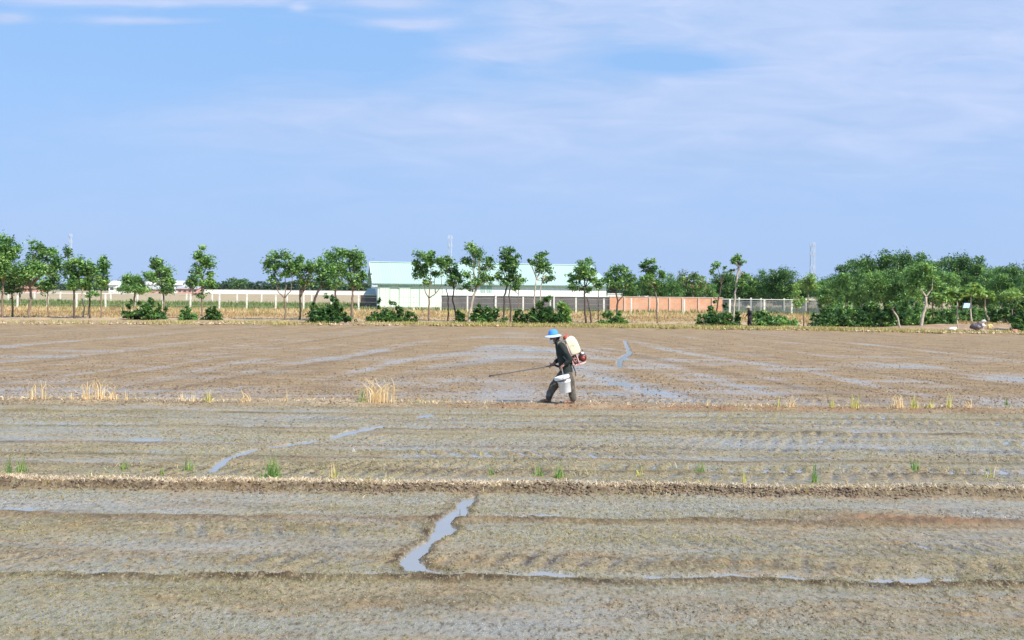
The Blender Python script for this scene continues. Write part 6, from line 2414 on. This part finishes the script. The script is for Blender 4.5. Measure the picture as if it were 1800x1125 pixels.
# ------------------------------------------------------------------ things on the far bank
def sack(px, py, w_, h_, D, mat, label, name='sack', cat='sack', seed=0, fold=True, z0=None):
    rg = np.random.default_rng(700 + seed)
    s = D / FPX
    g = PD(px, py, D)
    b = MB()
    W2, H = w_ * s / 2, h_ * s
    ell(b, (0, 0, H * 0.42), W2, W2 * 0.7, H * 0.48, 18)
    ell(b, (W2 * 0.35, -0.05, H * 0.62), W2 * 0.55, W2 * 0.5, H * 0.36, 14)
    ell(b, (-W2 * 0.4, 0.05, H * 0.35), W2 * 0.6, W2 * 0.55, H * 0.35, 14)
    sd_ = seed * 3

    def dsp(co):
        return 0.16 * H * fbm(co[:, 0] * 3.5 / max(W2, .2) * 0.5 + sd_, co[:, 2] * 4 / max(H, .2) * 0.5 + co[:, 1] * 3, 300 + seed, 3)
    o = remeshed(name, b, mat, None, 0.03, 2, disp=dsp)
    o.location = (g.x, D, z0 if z0 is not None else g.z)
    e = MB()
    e.tube([(W2 * 0.70, -0.02, H * 0.55), (W2 * 0.95, -0.06, H * 0.50), (W2 * 1.10, -0.08, H * 0.42)], [0.05, 0.025, 0.045], 8)
    e.build('tied_neck', mat, o, True)
    tag(o, label, cat)
    return o


M_SACKW = mat_simple('white_woven_sack', (0.80, 0.78, 0.72), 0.85, 0.08, 3.0, dirt=(0.55, 0.45, 0.33), dirt_amt=0.3)
M_SACKY = mat_simple('yellow_sack', (0.78, 0.62, 0.25), 0.85, 0.1, 3.0)
M_TARP = mat_simple('dark_grey_tarpaulin', (0.11, 0.09, 0.10), 0.45, 0.35, 2.0)
M_BLUET = mat_simple('faded_blue_sheet', (0.32, 0.48, 0.72), 0.5, 0.15, 2.0)
M_CLOTHR = mat_simple('faded_red_cloth', (0.62, 0.22, 0.17), 0.9, 0.25, 3.0)
sack(1674, 581.5, 16, 7, 64.5, M_SACKW, 'flattened white sack lying on the field bank below the shrubs at right', seed=1)
sack(1728.5, 568.0, 7, 7, 67.0, M_SACKW, 'upper white sack on top of the rubbish heap at right', seed=2)
sack(1726, 577, 10, 9, 66.2, M_SACKW, 'lower white sack leaning on the dark tarpaulin hump', seed=3)
sack(1739.5, 578, 9, 9, 66.0, M_SACKY, 'small yellow sack right of the white sacks', seed=4)
sack(1716, 579.5, 22, 12.5, 65.4, M_TARP, 'dark tarpaulin hump beside the white sacks at right', 'tarpaulin', 'tarpaulin', seed=5)
sack(1783, 583.5, 14, 5, 64.4, M_CLOTHR, 'crumpled reddish cloth on the bank near the right edge', 'cloth', 'cloth', seed=6)


def blue_sheet():
    D = 88.0
    p = PD(1698, 541, D)
    n, m = 10, 8
    V = []
    F = []
    for i in range(n + 1):
        for j in range(m + 1):
            u = i / n
            v = j / m
            x = (u - 0.5) * 0.55 + v * 0.28
            z = v * 0.42 - 0.02
            y = 0.35 * v + 0.05 * math.sin(i * 1.3) * math.cos(j * 1.7)
            V.append((x, y, z))
    k0 = len(V)
    V += [(x, y + 0.03, z - 0.02) for (x, y, z) in V]
    for i in range(n):
        for j in range(m):
            k = i * (m + 1) + j
            F.append((k, k + m + 1, k + m + 2, k + 1))
            F.append((k0 + k, k0 + k + 1, k0 + k + m + 2, k0 + k + m + 1))
    o = np_mesh('plastic_sheet', np.array(V), F, [M_BLUET], None, True)
    o.location = (p.x, D, max(p.z, 0.3))
    tag(o, 'slanting blue plastic sheet between the two middle papaya trees', 'sheet')


blue_sheet()


def stake(px, py0, py1, D, label, mat=M_BARK_DARK):
    p = PD(px, py0, D)
    h = (py0 - py1) * D / FPX
    e = MB()
    e.tube([(0, 0, -0.1), (0.01, 0, h * 0.5), (-0.01, 0, h)], [0.045, 0.04, 0.035], 7)
    o = e.build('wooden_stake', mat, None, True)
    o.location = (p.x, D, 0.08)
    tag(o, label, 'stake')


stake(1412.5, 578, 555, 69, 'short dark wooden stake standing between the low shrub and the wood')
stake(616, 573, 556, 70, 'dark dead stump standing under the densest crown by the warehouse')
stake(1683, 578, 560, 66.5, 'thin leaning stick on the bank behind the flattened white sack', M_BARK_PALE)


# ------------------------------------------------------------------ spray drifting from the nozzle, and the humid air
def mist():
    p = PBASE + q(900, 686, -0.1)
    b = MB()
    ell(b, (0, 0, 0), 0.95, 0.45, 0.26, 20)
    ell(b, (-0.35, 0, 0.10), 0.40, 0.30, 0.22, 16)
    o = remeshed('spray_mist', b, None, None, 0.05, 6) if False else b.build('spray_mist', None, None)
    m = bpy.data.materials.new('spray_mist')
    m.use_nodes = True
    nt = m.node_tree
    nt.nodes.remove(nt.nodes['Principled BSDF'])
    v = nt.nodes.new('ShaderNodeVolumePrincipled')
    v.inputs['Color'].default_value = (0.9, 0.93, 1.0, 1)
    N = NB(nt)
    t = nt.nodes.new('ShaderNodeTexCoord')
    s = nt.nodes.new('ShaderNodeSeparateXYZ')
    nt.links.new(t.outputs['Object'], s.inputs[0])
    r2 = N.math('ADD', N.math('ADD', N.math('POWER', N.math('DIVIDE', N.math('ABSOLUTE', s.outputs[0]), 0.95), 2.0), N.math('POWER', N.math('DIVIDE', N.math('ABSOLUTE', s.outputs[1]), 0.45), 2.0)), N.math('POWER', N.math('DIVIDE', N.math('ABSOLUTE', s.outputs[2]), 0.26), 2.0))
    f = N.math('SUBTRACT', 1.0, r2, clamp=True)
    n = N.noise(t.outputs['Object'], 4.0, 4, 0.6)
    d = N.math('MULTIPLY', N.math('MULTIPLY', f, N.rng(n, 0.35, 0.7)), 1.4)
    nt.links.new(d, v.inputs['Density'])
    nt.links.new(v.outputs[0], nt.nodes['Material Output'].inputs['Volume'])
    o.data.materials.clear()
    o.data.materials.append(m)
    o.location = p
    tag(o, 'faint pale mist of spray drifting below the tip of the lance', 'mist', kind='stuff')


mist()


def haze():
    b = MB()
    b.box(0, 470, 30, 1300, 1100, 64)
    o = b.build('haze', None, None)
    m = bpy.data.materials.new('haze')
    m.use_nodes = True
    nt = m.node_tree
    nt.nodes.remove(nt.nodes['Principled BSDF'])
    v = nt.nodes.new('ShaderNodeVolumePrincipled')
    v.inputs['Color'].default_value = (0.80, 0.90, 1.0, 1)
    v.inputs['Density'].default_value = HAZE
    v.inputs['Anisotropy'].default_value = 0.0
    nt.links.new(v.outputs[0], nt.nodes['Material Output'].inputs['Volume'])
    o.data.materials.clear()
    o.data.materials.append(m)
    tag(o, kind='stuff')
    o['label'] = 'thin humid haze over the fields'
    o['category'] = 'haze'


HAZE = 0.00006
if HAZE > 0:
    haze()
